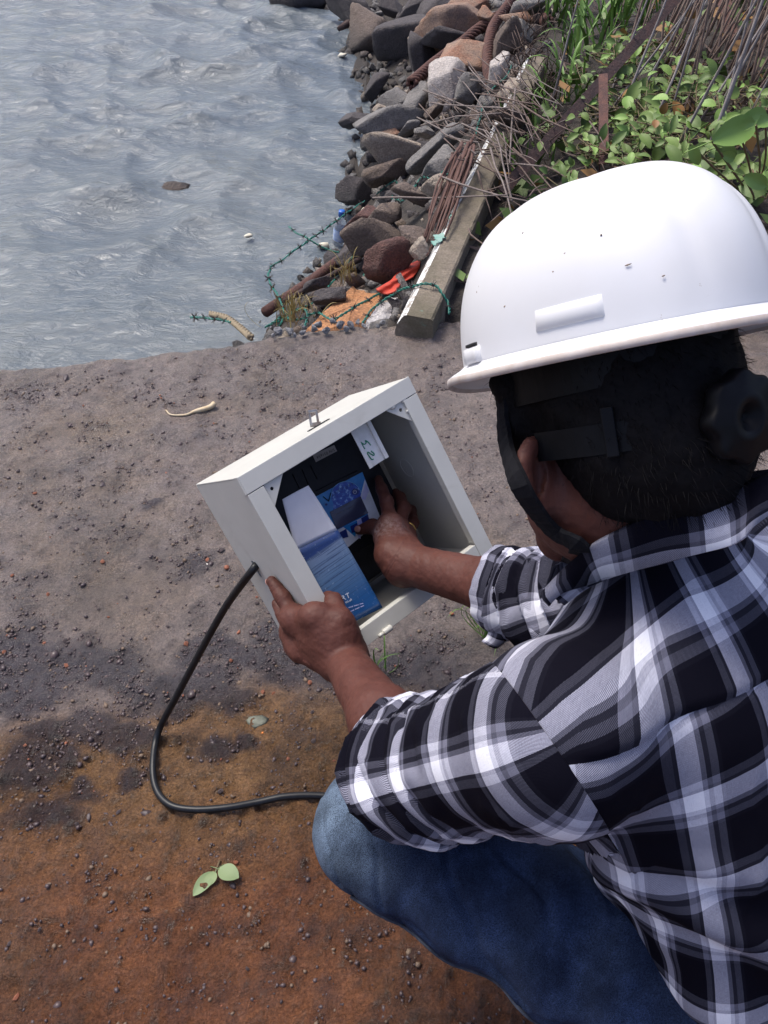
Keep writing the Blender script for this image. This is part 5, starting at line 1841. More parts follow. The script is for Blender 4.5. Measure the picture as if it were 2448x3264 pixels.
# the big orange stone and its white neighbour right behind the slab edge: traced outlines with real thickness
def slab_stone(name, outline, dtop, dbot, mat, label, thick=.16, seed=0):
    ys = [p[1] for p in outline]; y0, y1 = min(ys), max(ys)
    top = [W(px, py, dtop + (dbot - dtop) * (py - y0) / (y1 - y0)) for px, py in outline]
    # densify
    T_ = []
    for p, q in zip(top, top[1:] + top[:1]):
        for k in range(5): T_.append(p + (q - p) * k / 5 + NZ.fbm((p + (q - p) * k / 5)[None] * 40, 2)[0] * .008)
    c = np.mean(T_, axis=0); n = len(T_)
    nrm = unit(np.cross(T_[0] - c, T_[n // 3] - c)); nrm = nrm if nrm[2] > 0 else -nrm
    V = []
    for s, dn in ((.0, .0), (.5, .0), (.94, .0), (1.0, -.014), (1.03, -thick), (.8, -thick * 1.15)):
        for p in T_: V.append(c + (p - c) * s + nrm * (dn + (.006 * NZ.fbm((c + (p - c) * s)[None] * 30, 3)[0])) if s > 0 else c + nrm * .004)
    F_ = []
    for k in range(5):
        for j in range(n):
            F_.append((k * n + j, k * n + (j + 1) % n, (k + 1) * n + (j + 1) % n, (k + 1) * n + j))
    F_.append(tuple(5 * n + j for j in range(n)))
    o = mesh(name, np.array(V) - c, F_, RM[mat], None, False); o.location = c
    tag(o, label, 'rock', 'boulders of the rocky bank')
slab_stone('boulder', [C3(*q) for q in ((300, 1030), (430, 900), (600, 740), (700, 655), (760, 690), (830, 720), (955, 740), (930, 780), (880, 870), (800, 970), (640, 1010), (450, 1040))], 2.90, 2.56, 'orange', 'large flat orange stone just behind the slab edge', seed=1)
slab_stone('boulder', [C3(*q) for q in ((800, 960), (880, 850), (930, 790), (1010, 765), (1100, 780), (1090, 850), (1030, 990), (900, 1010))], 2.80, 2.58, 'white', 'white speckled stone between the orange stone and the post', .2, seed=2)

# rubble between the boulders
shapes = []
for k in range(10):
    V, F_ = rock_shape(900 + k, 2, 5)
    ms = {}
    for mt in ('grey', 'dark', 'brown', 'tan'):
        me = bpy.data.meshes.new('rubble_stone')
        me.from_pydata([tuple(v) for v in V], [], [tuple(int(i) for i in f) for f in F_]); me.materials.append(RM[mt]); ms[mt] = me
    shapes.append(ms)
r = np.random.default_rng(8)
desc = {'grey': 'small grey angular stone %s in the rubble %s', 'dark': 'small dark wet stone %s in the rubble %s',
        'brown': 'small brown stone %s in the rubble %s', 'tan': 'small tan stone %s in the rubble %s'}
cnt = 0
while cnt < 190:
    y = 2.25 + (r.random() ** 1.3) * 6.0
    t = r.uniform(-.06, 1.02)
    x = x_shore(y) + t * (x_post(y) - x_shore(y))
    s = r.uniform(.02, .065) * (.8 + y * .05)
    mt = r.choice(['grey', 'dark', 'brown', 'tan'], p=[.42, .28, .2, .1]) if t > .15 else r.choice(['dark', 'grey'], p=[.7, .3])
    o = link('rubble_stone', shapes[r.integers(10)][mt])
    o.location = (x, y, float(bank_z(x, y)) + s * .25)
    o.rotation_euler = r.uniform(0, 6.28, 3); o.scale = s * r.uniform(.6, 1.35, 3)
    zone = ('near the slab corner' if y < 3.1 else 'around the rusty pipe' if y < 3.9 else 'beside the tan granite block' if y < 5.0 else 'below the steel ropes' if y < 6.3 else 'under the far boulders')
    tag(o, desc[mt] % ('at the waterline' if t < .15 else 'near the post' if t > .75 else 'mid-slope', zone), 'stone', 'rubble stones of the bank'); cnt += 1
# finer shingle filling the gaps, too small to count
def shingle():
    q = np.random.default_rng(77); n = 1500
    y = 2.2 + q.random(n) ** 1.2 * 6.5; t = q.uniform(-.1, 1.05, n); x = x_shore(y) + t * (x_post(y) - x_shore(y))
    z = bank_z(x, y); s = q.uniform(.012, .042, n) * (.8 + .07 * y)
    sh = np.array([rock_shape(1500 + k, 1, 4)[0] for k in range(8)]); _, F0 = ico(1); m = sh.shape[1]
    k = q.integers(0, 8, n); rot = q.uniform(0, 6.28, n); c, s_ = np.cos(rot)[:, None], np.sin(rot)[:, None]
    S = sh[k] * s[:, None, None] * q.uniform(.6, 1.3, (n, 1, 3))
    V = np.stack([S[..., 0] * c - S[..., 1] * s_ + x[:, None], S[..., 0] * s_ + S[..., 1] * c + y[:, None], S[..., 2] + (z + s * .2)[:, None]], -1).reshape(-1, 3)
    F_ = (F0[None] + (np.arange(n) * m)[:, None, None]).reshape(-1, 3)
    fm = np.repeat(q.choice(4, n, p=[.4, .3, .2, .1]), len(F0))
    o = mesh('shingle', V, F_, None, None, False, mats=[RM['grey'], RM['dark'], RM['brown'], RM['tan']], fmat=fm)
    tag(o, 'small broken shingle between the stones of the bank', 'shingle', kind='stuff')
shingle()
# broken concrete lumps along the edge of the slab
M_lump = rock_mat('edge_aggregate', (.16, .16, .17), (.26, .26, .27), (.06, .06, .07))
lump = []
for k in range(5):
    V, F_ = rock_shape(700 + k, 2, 8, .14)
    me = bpy.data.meshes.new('edge_lump'); me.from_pydata([tuple(v) for v in V], [], [tuple(int(i) for i in f) for f in F_]); me.materials.append(M_lump); lump.append(me)
for px, py, s in [(885, 1060, .026), (925, 1058, .028), (965, 1064, .022), (1000, 1050, .026), (1015, 1038, .022), (1040, 1058, .026), (1085, 1040, .036), (1060, 1028, .02), (1105, 1052, .026), (1118, 1038, .022), (1160, 1042, .018), (1220, 1032, .026), (1205, 1044, .016), (970, 1046, .018), (1140, 1030, .016), (940, 1072, .016), (870, 1072, .016)]:
    g = G(px, py, .0)
    o = link('edge_lump', lump[r.integers(5)]); o.location = (g[0], g[1], .004)
    o.rotation_euler = r.uniform(0, 6.28, 3); o.scale = s * .62 * r.uniform(.8, 1.2, 3) * np.array([1, 1, .8])
    tag(o, 'knobbly grey concrete lump on the broken slab edge below the orange stone', 'stone', 'concrete lumps on the slab edge')

# ================================================================== concrete post
def build_post():
    a = G(1250, 1030, .06); b = G(1672, 175, .06)
    d = unit(b - a); sd_ = unit(np.cross(d, A(0, 0, 1))); up = np.cross(sd_, d)
    a = a + d * .05
    L = np.linalg.norm(b - a); n = 90
    w, hgt = .098, .17
    prof = [(.0, -hgt), (-.004, -.055), (.0, -.034), (.020, -.004), (.028, 0), (w, 0), (w + .006, -.006), (w + .01, -hgt)]
    root = empty('concrete_post', tuple(a)); tag(root, 'fallen concrete post with a flaking white edge lying along the bank', 'post')
    V, F_, fm = [], [], []
    m = len(prof)
    for i in range(n + 1):
        p = a + d * L * i / n
        for j, (x, z) in enumerate(prof):
            q = p + sd_ * x + up * z
            rr = NZ.fbm(q[None] * 22, 3)[0] * .008 + NZ.fbm(q[None] * 90 + 5, 2)[0] * .003
            V.append(q + (up * .8 + sd_ * .3) * rr - a)
    for i in range(n):
        for j in range(m - 1):
            F_.append((i * m + j, i * m + j + 1, (i + 1) * m + j + 1, (i + 1) * m + j)); fm.append(1 if j in (1, 2, 3) else 0)
    F_.append(tuple(range(m))); fm.append(0); F_.append(tuple(n * m + j for j in range(m))); fm.append(0)
    cm, nt, p = nmat('post_concrete')
    gm = nt.nodes.new('ShaderNodeNewGeometry'); P = gm.outputs['Position']
    p.inputs['Roughness'].default_value = .85
    c = ramp(nt, noise(nt, 12, 6, coord=P), [(.3, (.155, .125, .095)), (.55, (.20, .165, .125)), (.75, (.11, .09, .07))])
    g = ramp(nt, noise(nt, 150, 4, .75, coord=P), [(.3, (.6,) * 3), (.5, (1,) * 3), (.72, (1.4,) * 3)])
    c = mixc(nt, 1.0, c, g, 'MULTIPLY')
    mo = ramp(nt, noise(nt, 4, 6, .7, coord=P), [(.42, (0,) * 3), (.6, (1,) * 3)])
    c = mixc(nt, math_(nt, 'MULTIPLY', mo, .6), c, (.075, .068, .035))
    tl = ramp(nt, noise(nt, 6.5, 4, coord=P), [(.66, (0,) * 3), (.70, (1,) * 3)])
    c = mixc(nt, math_(nt, 'MULTIPLY', tl, .6), c, (.13, .36, .28))
    nt.links.new(c, p.inputs['Base Color']); bump(nt, p, noise(nt, 60, 6, .7, coord=P), .7, .008)
    wm, nt, p = nmat('flaking_white_paint')
    gm = nt.nodes.new('ShaderNodeNewGeometry'); P = gm.outputs['Position']
    p.inputs['Roughness'].default_value = .7
    fl = ramp(nt, noise(nt, 30, 7, .75, coord=P), [(.50, (0,) * 3), (.56, (1,) * 3)])
    c = mixc(nt, fl, (.74, .75, .74), (.26, .22, .18))
    nt.links.new(c, p.inputs['Base Color']); bump(nt, p, noise(nt, 50, 5, coord=P), .6, .006)
    o = mesh('shaft', V, F_, None, root, False, mats=[cm, wm], fmat=fm)
    # smears of turquoise paint
    tm = simple('turquoise_paint', (.16, .34, .28), .8, (.28, .40, .35), 60)
    for px, py, s in ((1428, 690, .022), (1400, 758, .034), (1385, 775, .02)):
        g_ = G(px, py, .0655)
        k = 14
        pts = [g_ + d * s * (1.3 + .5 * math.sin(3 * t)) * math.cos(t) * .6 + sd_ * s * .5 * math.sin(t) * (1 + .4 * math.cos(5 * t)) for t in np.linspace(0, 6.28, k, endpoint=False)]
        bm = bmesh.new(); f = bm.faces.new([bm.verts.new(q - a) for q in pts])
        ex = bmesh.ops.extrude_face_region(bm, geom=[f]); bmesh.ops.translate(bm, verts=[v for v in ex['geom'] if isinstance(v, bmesh.types.BMVert)], vec=(0, 0, .003))
        bm_obj('paint_smear', bm, tm, root)
    return root
build_post()

# ================================================================== rusty ironwork
M_rust = simple('rust', (.060, .026, .022), .8, (.11, .045, .032), 30, 90, .8, .006, world=True)
M_rust2 = simple('dark_rust', (.030, .018, .018), .75, (.065, .032, .028), 26, 90, .8, .006, world=True)
def lifted(px, py, lift):
    p, d = hit_bank(px, py, lift); return p
def pipe(name, pts, r_, label, cat, mat=None, seg=12):
    o = tube(name, np.array(pts), r_, mat or M_rust, None, seg); tag(o, label, cat); return o
pipe('rusty_pipe', [W(*C3(-10, 880), 3.05), W(*C3(300, 670), 3.2), W(*C3(640, 420), 3.35), W(*C3(1130, 150), 3.6)], .020, 'long rusty pipe lying on the rocks from the bottle to the twigs', 'pipe')
pipe('rusty_rod', [W(*C3(150, 790), 2.98), W(*C3(420, 640), 3.08), W(*C3(760, 450), 3.2)], .010, 'thin rusty rod beside the lower end of the pipe', 'rod', M_rust2)
def angle_iron(name, a, b, wid, label, mat):
    d = unit(b - a); sd_ = unit(np.cross(d, unit(CAMP - a))); up = np.cross(sd_, d)
    bm = bmesh.new(); t = wid * .14
    prof = [(-wid / 2, 0), (wid / 2, 0), (wid / 2, -t), (-wid / 2 + t, -t), (-wid / 2 + t, -wid), (-wid / 2, -wid)]
    n = 14
    rings = []
    for i in range(n + 1):
        p = a + (b - a) * i / n
        rings.append([bm.verts.new(p + sd_ * x + up * z - a + A(1, 1, 1) * NZ.fbm((p + sd_ * x)[None] * 40, 2)[0] * .002) for x, z in prof])
    for i in range(n):
        for j in range(6): bm.faces.new((rings[i][j], rings[i][(j + 1) % 6], rings[i + 1][(j + 1) % 6], rings[i + 1][j]))
    bm.faces.new(rings[0]); bm.faces.new(rings[-1][::-1])
    o = bm_obj(name, bm, mat); o.location = a; tag(o, label, 'angle iron'); return o
angle_iron('angle_iron', W(1600, 610, 2.9), W(2160, -10, 3.5), .040, 'long dark rusty angle iron slanting up through the green leaves', M_rust2)
angle_iron('angle_iron', W(1925, 520, 2.85), W(1922, 235, 3.05), .032, 'short upright rusty iron stub under the slanting angle iron', M_rust)
angle_iron('angle_iron', W(2370, 270, 3.6), W(2300, -30, 3.9), .055, 'red-brown rusty upright iron post among the dry reeds', M_rust)
angle_iron('angle_iron', W(1540, 760, 3.0), W(1760, 480, 3.3), .022, 'thin dark iron strip beside the concrete post and helmet', M_rust2)

def wire_rope(path, r_, label):
    P = spline(path, 130)
    T_, N_, B_ = frames(P)
    s = np.concatenate([[0], np.cumsum(np.linalg.norm(np.diff(P, axis=0), axis=1))])
    root = empty('wire_rope', tuple(P[0])); tag(root, label, 'steel rope')
    for k in range(6):
        ph = s / (r_ * 7) * 2 * np.pi + k * np.pi / 3
        Q_ = P + (np.cos(ph)[:, None] * N_ + np.sin(ph)[:, None] * B_) * r_ * .68
        tube('strand', Q_ - P[0], r_ * .35, M_rust, root, 7)
lp = lambda pts, f, l: [lifted(*f(*q), l) for q in pts]
wire_rope([W(*C4(a, b), d) for a, b, d in ((620, 630, 4.75), (760, 510, 4.95), (900, 400, 5.1), (1010, 320, 5.2), (1130, 220, 5.3), (1240, 150, 5.3), (1340, 95, 5.25), (1450, 80, 5.1), (1560, 110, 4.85), (1650, 170, 4.6))], .036, 'thick rusty twisted steel rope slung across the boulders')
wire_rope([W(*C4(a, b), d) for a, b, d in ((1430, -60, 5.4), (1320, 80, 5.1), (1240, 200, 4.9), (1205, 330, 4.7), (1195, 450, 4.55), (1205, 560, 4.4), (1225, 650, 4.3))], .031, 'second rusty steel rope hanging straight down the boulders')

# ================================================================== barbed wire
M_gwire = simple('green_pvc_wire', (.008, .115, .085), .45, (.012, .16, .12), 60)
M_barb = simple('barb_steel', (.035, .028, .026), .6, (.06, .045, .04), 60)
bb = []
for sgn in (1, -1):
    for k in range(2):
        a_ = k * 1.9
        bb.append(tube_data([A(math.cos(a_), math.sin(a_), .3 * sgn) * -.019, A(0, 0, 0), A(math.cos(a_), math.sin(a_), -.35 * sgn) * .019], [.0009, .0021, .0009], 5))
th = np.linspace(0, 4 * np.pi, 22)
bb.append(tube_data(np.stack([.0045 * np.cos(th), .0045 * np.sin(th), (th / 12.6 - .5) * .012], 1), .0018, 5))
bV, bF = merge(bb)
barb_me = bpy.data.meshes.new('barb'); barb_me.from_pydata([tuple(v) for v in bV], [], bF); barb_me.materials.append(M_barb)
def barbed_wire(pts, label, gap=.085, n=90):
    P = spline(pts, n)
    P = P + np.stack([NZ.fbm(P * 9 + k * 40, 2) for k in range(3)], 1) * .010
    T_, N_, B_ = frames(P)
    s = np.concatenate([[0], np.cumsum(np.linalg.norm(np.diff(P, axis=0), axis=1))])
    root = empty('barbed_wire', tuple(P[0])); tag(root, label, 'barbed wire', 'green barbed wires on the bank')
    for k in range(2):
        ph = s / .035 * 2 * np.pi + k * np.pi
        tube('strand', P + (np.cos(ph)[:, None] * N_ + np.sin(ph)[:, None] * B_) * .0024 - P[0], .0021, M_gwire, root, 6)
    for q in np.arange(gap * .5, s[-1], gap):
        i = min(len(P) - 1, np.searchsorted(s, q))
        o = link('barb', barb_me, root)
        o.location = P[i] - P[0]
        z = Vector(T_[i]); o.rotation_euler = z.to_track_quat('Z', 'Y').to_euler(); o.rotation_euler.rotate_axis('Z', r.uniform(0, 6))
        o.scale = [r.uniform(.7, 1.0)] * 3
def wp(lst): return [W(*C3(a, b), d) for a, b, d in lst]
barbed_wire(wp([(1110, 0, 3.8), (1000, 130, 3.65), (880, 260, 3.5), (720, 420, 3.28), (600, 560, 3.15), (480, 690, 3.05), (370, 800, 2.95), (250, 860, 2.88), (150, 920, 2.82), (-10, 1000, 2.75)]), 'green barbed wire running down along the rusty pipe')
barbed_wire(wp([(790, -20, 3.9), (660, 70, 3.75), (500, 180, 3.6), (350, 290, 3.4), (170, 430, 3.25), (70, 480, 3.15), (20, 540, 3.05), (30, 640, 2.95), (90, 740, 2.88), (130, 830, 2.8), (140, 920, 2.72), (60, 1060, 2.62)]), 'green barbed wire hanging out over the water in a loop')
barbed_wire(wp([(180, 185, 3.5), (260, 240, 3.45), (350, 290, 3.4), (440, 340, 3.4), (560, 380, 3.4), (660, 390, 3.4)]), 'short green barbed wire in front of the plastic bottle')
barbed_wire(wp([(150, 920, 2.72), (280, 950, 2.68), (380, 905, 2.66), (440, 900, 2.65), (550, 945, 2.6), (640, 900, 2.6), (760, 830, 2.65), (860, 760, 2.7), (960, 690, 2.8), (1060, 600, 2.95)]), 'green barbed wire lying over the orange stone')
barbed_wire(wp([(770, 965, 2.54), (850, 860, 2.6), (930, 790, 2.62), (1010, 735, 2.62), (1100, 690, 2.55), (1200, 668, 2.5), (1290, 660, 2.47), (1380, 675, 2.46), (1430, 740, 2.45), (1480, 810, 2.45), (1480, 890, 2.42)]), 'green barbed wire draped over the concrete post')
barbed_wire(wp([(1060, 40, 3.7), (1000, 170, 3.6), (950, 280, 3.5), (910, 380, 3.4), (850, 490, 3.25), (780, 600, 3.1)]), 'green barbed wire hanging beside the dark red rock')
barbed_wire([lifted(*C4(a, b), .12) for a, b in ((1370, 490), (1330, 570), (1250, 650), (1180, 740), (1150, 860), (1120, 960), (1080, 1060), (960, 1130), (900, 1260), (780, 1350), (690, 1340), (640, 1430))], 'green barbed wire tangled along the far side of the rubble', .11)
barbed_wire([lifted(*C4(a, b), .10) for a, b in ((920, 1040), (890, 1150), (850, 1300), (960, 1330), (900, 1450), (880, 1540))], 'green barbed wire strand over the rusty rods', .11)
barbed_wire([lifted(*C4(a, b), .06) for a, b in ((350, 1470), (430, 1400), (500, 1370), (510, 1440), (470, 1500), (560, 1520))], 'short snarl of green wire near the water', .11, 60)
barbed_wire(wp([(300, 1000, 2.58), (330, 930, 2.62), (320, 880, 2.66), (250, 870, 2.7), (130, 910, 2.72), (20, 985, 2.75)]), 'green barbed wire end curling at the slab corner')
barbed_wire([W(600, 1010, 2.9), W(640, 1008, 2.85), W(690, 1012, 2.8), W(735, 1030, 2.72)], 'green wire end dipping into the water by the slab', .06, 40)

# pale fibre rope from the slab into the water
M_fibre = simple('fibre_rope', (.28, .23, .15), .9, (.18, .14, .09), 60)
P = spline([W(672, 1000, 3.2), W(720, 1012, 3.0), W(760, 1040, 2.75), W(800, 1075, 2.48)], 50); T_, N_, B_ = frames(P)
root = empty('fibre_rope', tuple(P[0])); tag(root, 'pale twisted fibre rope running from the slab edge into the water', 'rope')
for k in range(3):
    ph = np.arange(50) * .75 + k * 2.09
    tube('strand', P + (np.cos(ph)[:, None] * N_ + np.sin(ph)[:, None] * B_) * .006 - P[0], .0062, M_fibre, root, 6)

# ================================================================== rubbish
def cloth(name, pts, label, mat, depth_fn):
    n = 20
    P = np.array(pts, float)
    c = P.mean(0)
    V, F_ = [], []
    K = 8
    m = len(P) * 4
    ring = []
    for i in range(len(P)):
        p, q = P[i], P[(i + 1) % len(P)]
        for k in range(4): ring.append(p + (q - p) * k / 4)
    for s in range(K + 1):
        for p in ring:
            q = c + (p - c) * (s / K)
            d = depth_fn(*q) + .03 * NZ.fbm(np.array([[q[0] * .03, q[1] * .03, 2.]]), 3)[0] + .014 * math.sin(q[0] * .10 + q[1] * .16)
            V.append(W(*q, d))
    for s in range(K):
        for j in range(m): F_.append((s * m + j, s * m + (j + 1) % m, (s + 1) * m + (j + 1) % m, (s + 1) * m + j))
    base = V[0]
    o = mesh(name, np.array(V) - base, F_, mat, None, True); o.location = base
    so = o.modifiers.new('solid', 'SOLIDIFY'); so.thickness = .004
    tag(o, label, 'cloth')
M_red = simple('orange_cloth', (.52, .055, .025), .7, (.38, .035, .02), 14)
cloth('orange_cloth', [C3(*q) for q in ((890, 690), (1010, 620), (1090, 520), (1250, 450), (1245, 530), (1190, 590), (1100, 640), (1040, 710), (980, 730), (930, 720))], 'crumpled orange-red cloth beside the orange stone', M_red, lambda x, y: 2.72 + (900 - y) * .0022)
cloth('orange_cloth', [C3(*q) for q in ((1580, 600), (1610, 560), (1680, 440), (1740, 400), (1740, 560), (1660, 640), (1580, 640))], 'scrap of orange-red cloth between post and helmet', M_red, lambda x, y: 2.85 + (900 - y) * .001)

def bottle():
    p0 = W(1082, 752, 4.30); up = unit(W(1090, 700, 4.22) - p0)
    up = unit(up + A(0, 0, .3))
    root = empty('plastic_bottle', tuple(p0)); tag(root, 'clear plastic bottle with a blue cap floating at the rocks', 'bottle')
    prof = [(0, .0), (.028, 0), (.032, .006), (.032, .05), (.029, .055), (.032, .06), (.032, .115), (.030, .13), (.018, .155), (.0125, .165), (.0125, .172)]
    T_, N_, B_ = frames([A(0, 0, 0), up])
    def rev(prof, off=0):
        n = 24; V, F_ = [], []
        for j in range(n):
            a = 2 * math.pi * j / n
            for rr, h in prof: V.append((N_[0] * math.cos(a) + B_[0] * math.sin(a)) * rr + up * (h - .05))
        m = len(prof)
        for j in range(n):
            k = (j + 1) % n
            for i in range(m - 1): F_.append((j * m + i, k * m + i, k * m + i + 1, j * m + i + 1))
        return V, F_
    pm, nt, p = nmat('clear_plastic'); p.inputs['Base Color'].default_value = (.85, .9, .95, 1); p.inputs['Transmission Weight'].default_value = .75; p.inputs['Roughness'].default_value = .12; p.inputs['IOR'].default_value = 1.2
    mesh('bottle_body', *rev(prof), pm, root, True)
    mesh('cap', *rev([(0, .168), (.0165, .168), (.0165, .192), (.015, .195), (0, .195)]), simple('blue_cap', (.01, .12, .5), .35), root, True)
    mesh('bottle_label', *rev([(.0326, .035), (.0330, .037), (.0330, .095), (.0326, .097)]), simple('bottle_label', (.60, .68, .80), .4, (.25, .38, .68), 40), root, True)
bottle()
# pale flotsam
M_flot = simple('foam_flotsam', (.66, .62, .50), .7, (.55, .5, .38), 40)
for px, py, s, lab, zz in ((1094, 176, .045, 'small pale float drifting off the far boulders', 0), (1030, 783, .05, 'white scrap of foam floating left of the bottle', 0), (1165, 672, .045, 'white scrap of foam caught on the rocks above the bottle', .03), (790, 752, .03, 'tiny white scrap drifting on open water', 0), (1060, 760, .04, 'crumpled white scrap floating against the bottle', .01)):
    p = G(px, py, SEA_Z + .01) if zz == 0 else lifted(px, py, .05)
    V, F_ = rock_shape(int(px), 2, 6, .15)
    o = mesh('flotsam', V * np.array([s, s * .6, s * .45]), F_, M_flot, None, True); o.location = p; tag(o, lab, 'flotsam')
# driftwood at the far waterline, weed in the water
o = tube('driftwood', [G(1080, 92, SEA_Z + .05), G(1110, 75, SEA_Z + .1), G(1140, 70, SEA_Z + .05)], [.02, .03, .015], M_rust2, None, 7); tag(o, 'short dark piece of driftwood by the far boulders', 'driftwood')
V, F_ = rock_shape(77, 3, 7, .25)
o = mesh('seaweed', V * np.array([.11, .05, .020]), F_, simple('weed', (.035, .024, .02), .6, (.07, .045, .03), 40, 70, 1, .02), None, False); o.location = G(525, 600, SEA_Z - .042); tag(o, 'dark clump of weed breaking the open water', 'seaweed')
V, F_ = rock_shape(78, 3, 7, .2)
o = mesh('awash_rock', V * np.array([.35, .3, .25]), F_, RM['dark'], None, False); o.location = G(945, -20, SEA_Z + .05); tag(o, 'dark rock awash at the top of the water', 'rock')  # natural dark rock, partly under water

# ================================================================== dry twigs, reeds, grass and leaves
M_twig = simple('dry_twig', (.15, .105, .085), .85, (.085, .058, .05), 40, world=True)
M_twig2 = simple('grey_twig', (.20, .165, .15), .85, (.13, .10, .09), 40, world=True)
M_rod = simple('brown_rod', (.085, .042, .034), .8, (.12, .06, .045), 40, world=True)
def clump(name, label, cat, sticks, mat, part, group=None):
    root = empty(name, tuple(sticks[0][0][0])); tag(root, label, cat, group)
    base = np.array(sticks[0][0][0])
    for pts, rad in sticks:
        V, F_ = tube_data(np.array(pts) - base, rad, 5)
        mesh(part, V, F_, mat, root, True)
    return root
def stick(px0, py0, px1, py1, l0, l1, rad, bend=.008, n=5):
    bend = min(bend, .012)
    a, b = lifted(px0, py0, l0), lifted(px1, py1, l1)
    P = []
    bd = r.normal(size=3) * bend
    for k in range(n):
        t = k / (n - 1); P.append(a + (b - a) * t + bd * math.sin(math.pi * t) + r.normal(size=3) * bend * .15)
    return P, np.linspace(rad, rad * .55, n)
# heap across the post
heap = [[], [], []]
for k in range(105):
    cx_, cy_ = r.normal(1600, 95), r.normal(430, 115)
    ang = r.choice([r.normal(-25, 16), r.normal(-55, 12), r.normal(20, 14)], p=[.55, .3, .15]); ln = r.uniform(60, 230)
    dx, dy = math.cos(math.radians(ang)) * ln / 2, -math.sin(math.radians(ang)) * ln / 2
    heap[k % 3].append(stick(cx_ - dx, cy_ - dy, cx_ + dx, cy_ + dy, r.uniform(.06, .2), r.uniform(.06, .26), r.uniform(.002, .0042)))
for a, b, c_, d_ in (((1350, 290, 1650, 420)), ((1370, 325, 1620, 345)), ((1345, 400, 1600, 360)), ((1330, 375, 1520, 490)), ((1500, 255, 1780, 330)), ((1560, 470, 1640, 700)), ((1630, 640, 1580, 430)), ((1190, 632, 1620, 620)), ((1640, 280, 1625, 520)), ((1400, 560, 1680, 640))):
    heap[0].append(stick(a, b, c_, d_, .18, .22, .0042, .03))
clump('twig_heap', 'grey dry twigs lying criss-cross over the concrete post', 'twigs', heap[0], M_twig2, 'twig', 'dry twigs on the bank')
clump('twig_heap', 'brown dry twigs tangled under the grey ones over the post', 'twigs', heap[1] + heap[2], M_twig, 'twig', 'dry twigs on the bank')
rods = []
for k in range(22):
    x0 = r.normal(1475, 24); y0 = r.uniform(420, 520)
    x1 = x0 - r.uniform(70, 130); y1 = y0 + r.uniform(190, 330)
    rods.append(stick(x0, y0, x1, y1, .17, .09, r.uniform(.004, .007), .02))
clump('rod_bundle', 'bundle of thin rusty brown rods running down left of the post', 'rods', rods, M_rod, 'rod')
# brown stubble on the crest
for gx, gy, lab in ((1680, 190, 'brown dead stalks beside the far end of the post'), (1730, 300, 'brown dead stalks left of the green grass'), (1700, 90, 'brown dead stalks below the topmost grass tuft')):
    st = []
    for k in range(40):
        x0, y0 = r.normal(gx, 38), r.normal(gy, 50)
        st.append(stick(x0, y0, x0 + r.normal(0, 45), y0 - r.uniform(20, 110), .03, .2, r.uniform(.002, .0038), .015, 4))
    clump('stalk_clump', lab, 'dead stalks', st, M_twig, 'stalk', 'dead stalk clumps')
# tall dry reeds to the right: real upright canes rooted in the bank
M_reed = simple('dry_reed', (.26, .19, .15), .8, (.14, .09, .075), 25, world=True)
M_reed2 = simple('grey_reed', (.30, .27, .26), .8, (.2, .17, .16), 25, world=True)
def reed_clump(px, py, n, sx, sy, hmin, hmax, label, mat):
    st = []
    for k in range(n):
        g, _ = hit_bank(px + r.normal() * sx, py + r.normal() * sy)
        h = r.uniform(hmin, hmax); lean = A(r.normal(.25, .18), r.normal(.05, .18), 1); lean /= np.linalg.norm(lean)
        bd = r.normal(size=3) * .05
        st.append(([g - A(0, 0, .05) + lean * h * t + bd * math.sin(t * 2.2) * t for t in np.linspace(0, 1, 6)], np.linspace(r.uniform(.004, .0075), .0022, 6)))
    clump('reed_clump', label, 'reeds', st, mat, 'cane', 'dry reeds on the crest')
reed_clump(2330, 300, 46, 110, 60, .7, 1.5, 'dense brown dry reeds at the right above the leaves', M_reed)
reed_clump(2150, 210, 26, 80, 50, .6, 1.3, 'sparse brown dry reeds behind the slanting angle iron', M_reed)
reed_clump(2250, 480, 9, 130, 60, .6, 1.2, 'pale grey canes rising through the leafy vine', M_reed2)
reed_clump(1960, 380, 7, 90, 90, .5, 1.0, 'thin grey canes crossing the slanting angle iron', M_reed2)
reed_clump(2420, 110, 40, 120, 60, .6, 1.4, 'dense dry reeds at the far right corner', M_reed)

# green grass
M_grass = simple('green_grass', (.085, .185, .028), .55, (.14, .25, .045), 20, world=True)
M_grass2 = simple('yellow_grass', (.26, .20, .06), .6, (.34, .26, .10), 20, world=True)
def blade_mesh(seed, mat):
    q = np.random.default_rng(seed)
    n = 9; V, F_ = [], []
    for i in range(n):
        t = i / (n - 1)
        x = .75 * t ** 1.3; z = .72 * math.sin(t * 1.9) * .9 + .02; w = .030 * (1 - t) ** .6 * (.5 + 1.2 * min(t * 4, 1) * .5)
        V += [(x, -w, z), (x, 0, z - w * .45), (x, w, z)]
    for i in range(n - 1):
        for j in range(2): F_.append((i * 3 + j, i * 3 + j + 1, (i + 1) * 3 + j + 1, (i + 1) * 3 + j))
    me = bpy.data.meshes.new('blade'); me.from_pydata(V, [], F_); me.materials.append(mat)
    me.polygons.foreach_set('use_smooth', np.ones(len(me.polygons), bool))
    return me
BL = {'g': blade_mesh(1, M_grass), 'y': blade_mesh(2, M_grass2)}
def tuft(loc, n, L, label, kind='g', spread=.03, group=None, up=0.0, narrow=1.0):
    root = empty('grass_tuft', tuple(loc)); tag(root, label, 'grass', group)
    for k in range(n):
        o = link('blade', BL[kind], root)
        o.location = (r.normal() * spread, r.normal() * spread, -.01)
        s = L * r.uniform(.55, 1.1)
        o.rotation_euler = (r.normal() * .2, r.uniform(-.9, .5) - up, r.uniform(0, 6.28)); o.scale = (s * r.uniform(.5, 1.0), s * narrow * r.uniform(.7, 1.2), s)
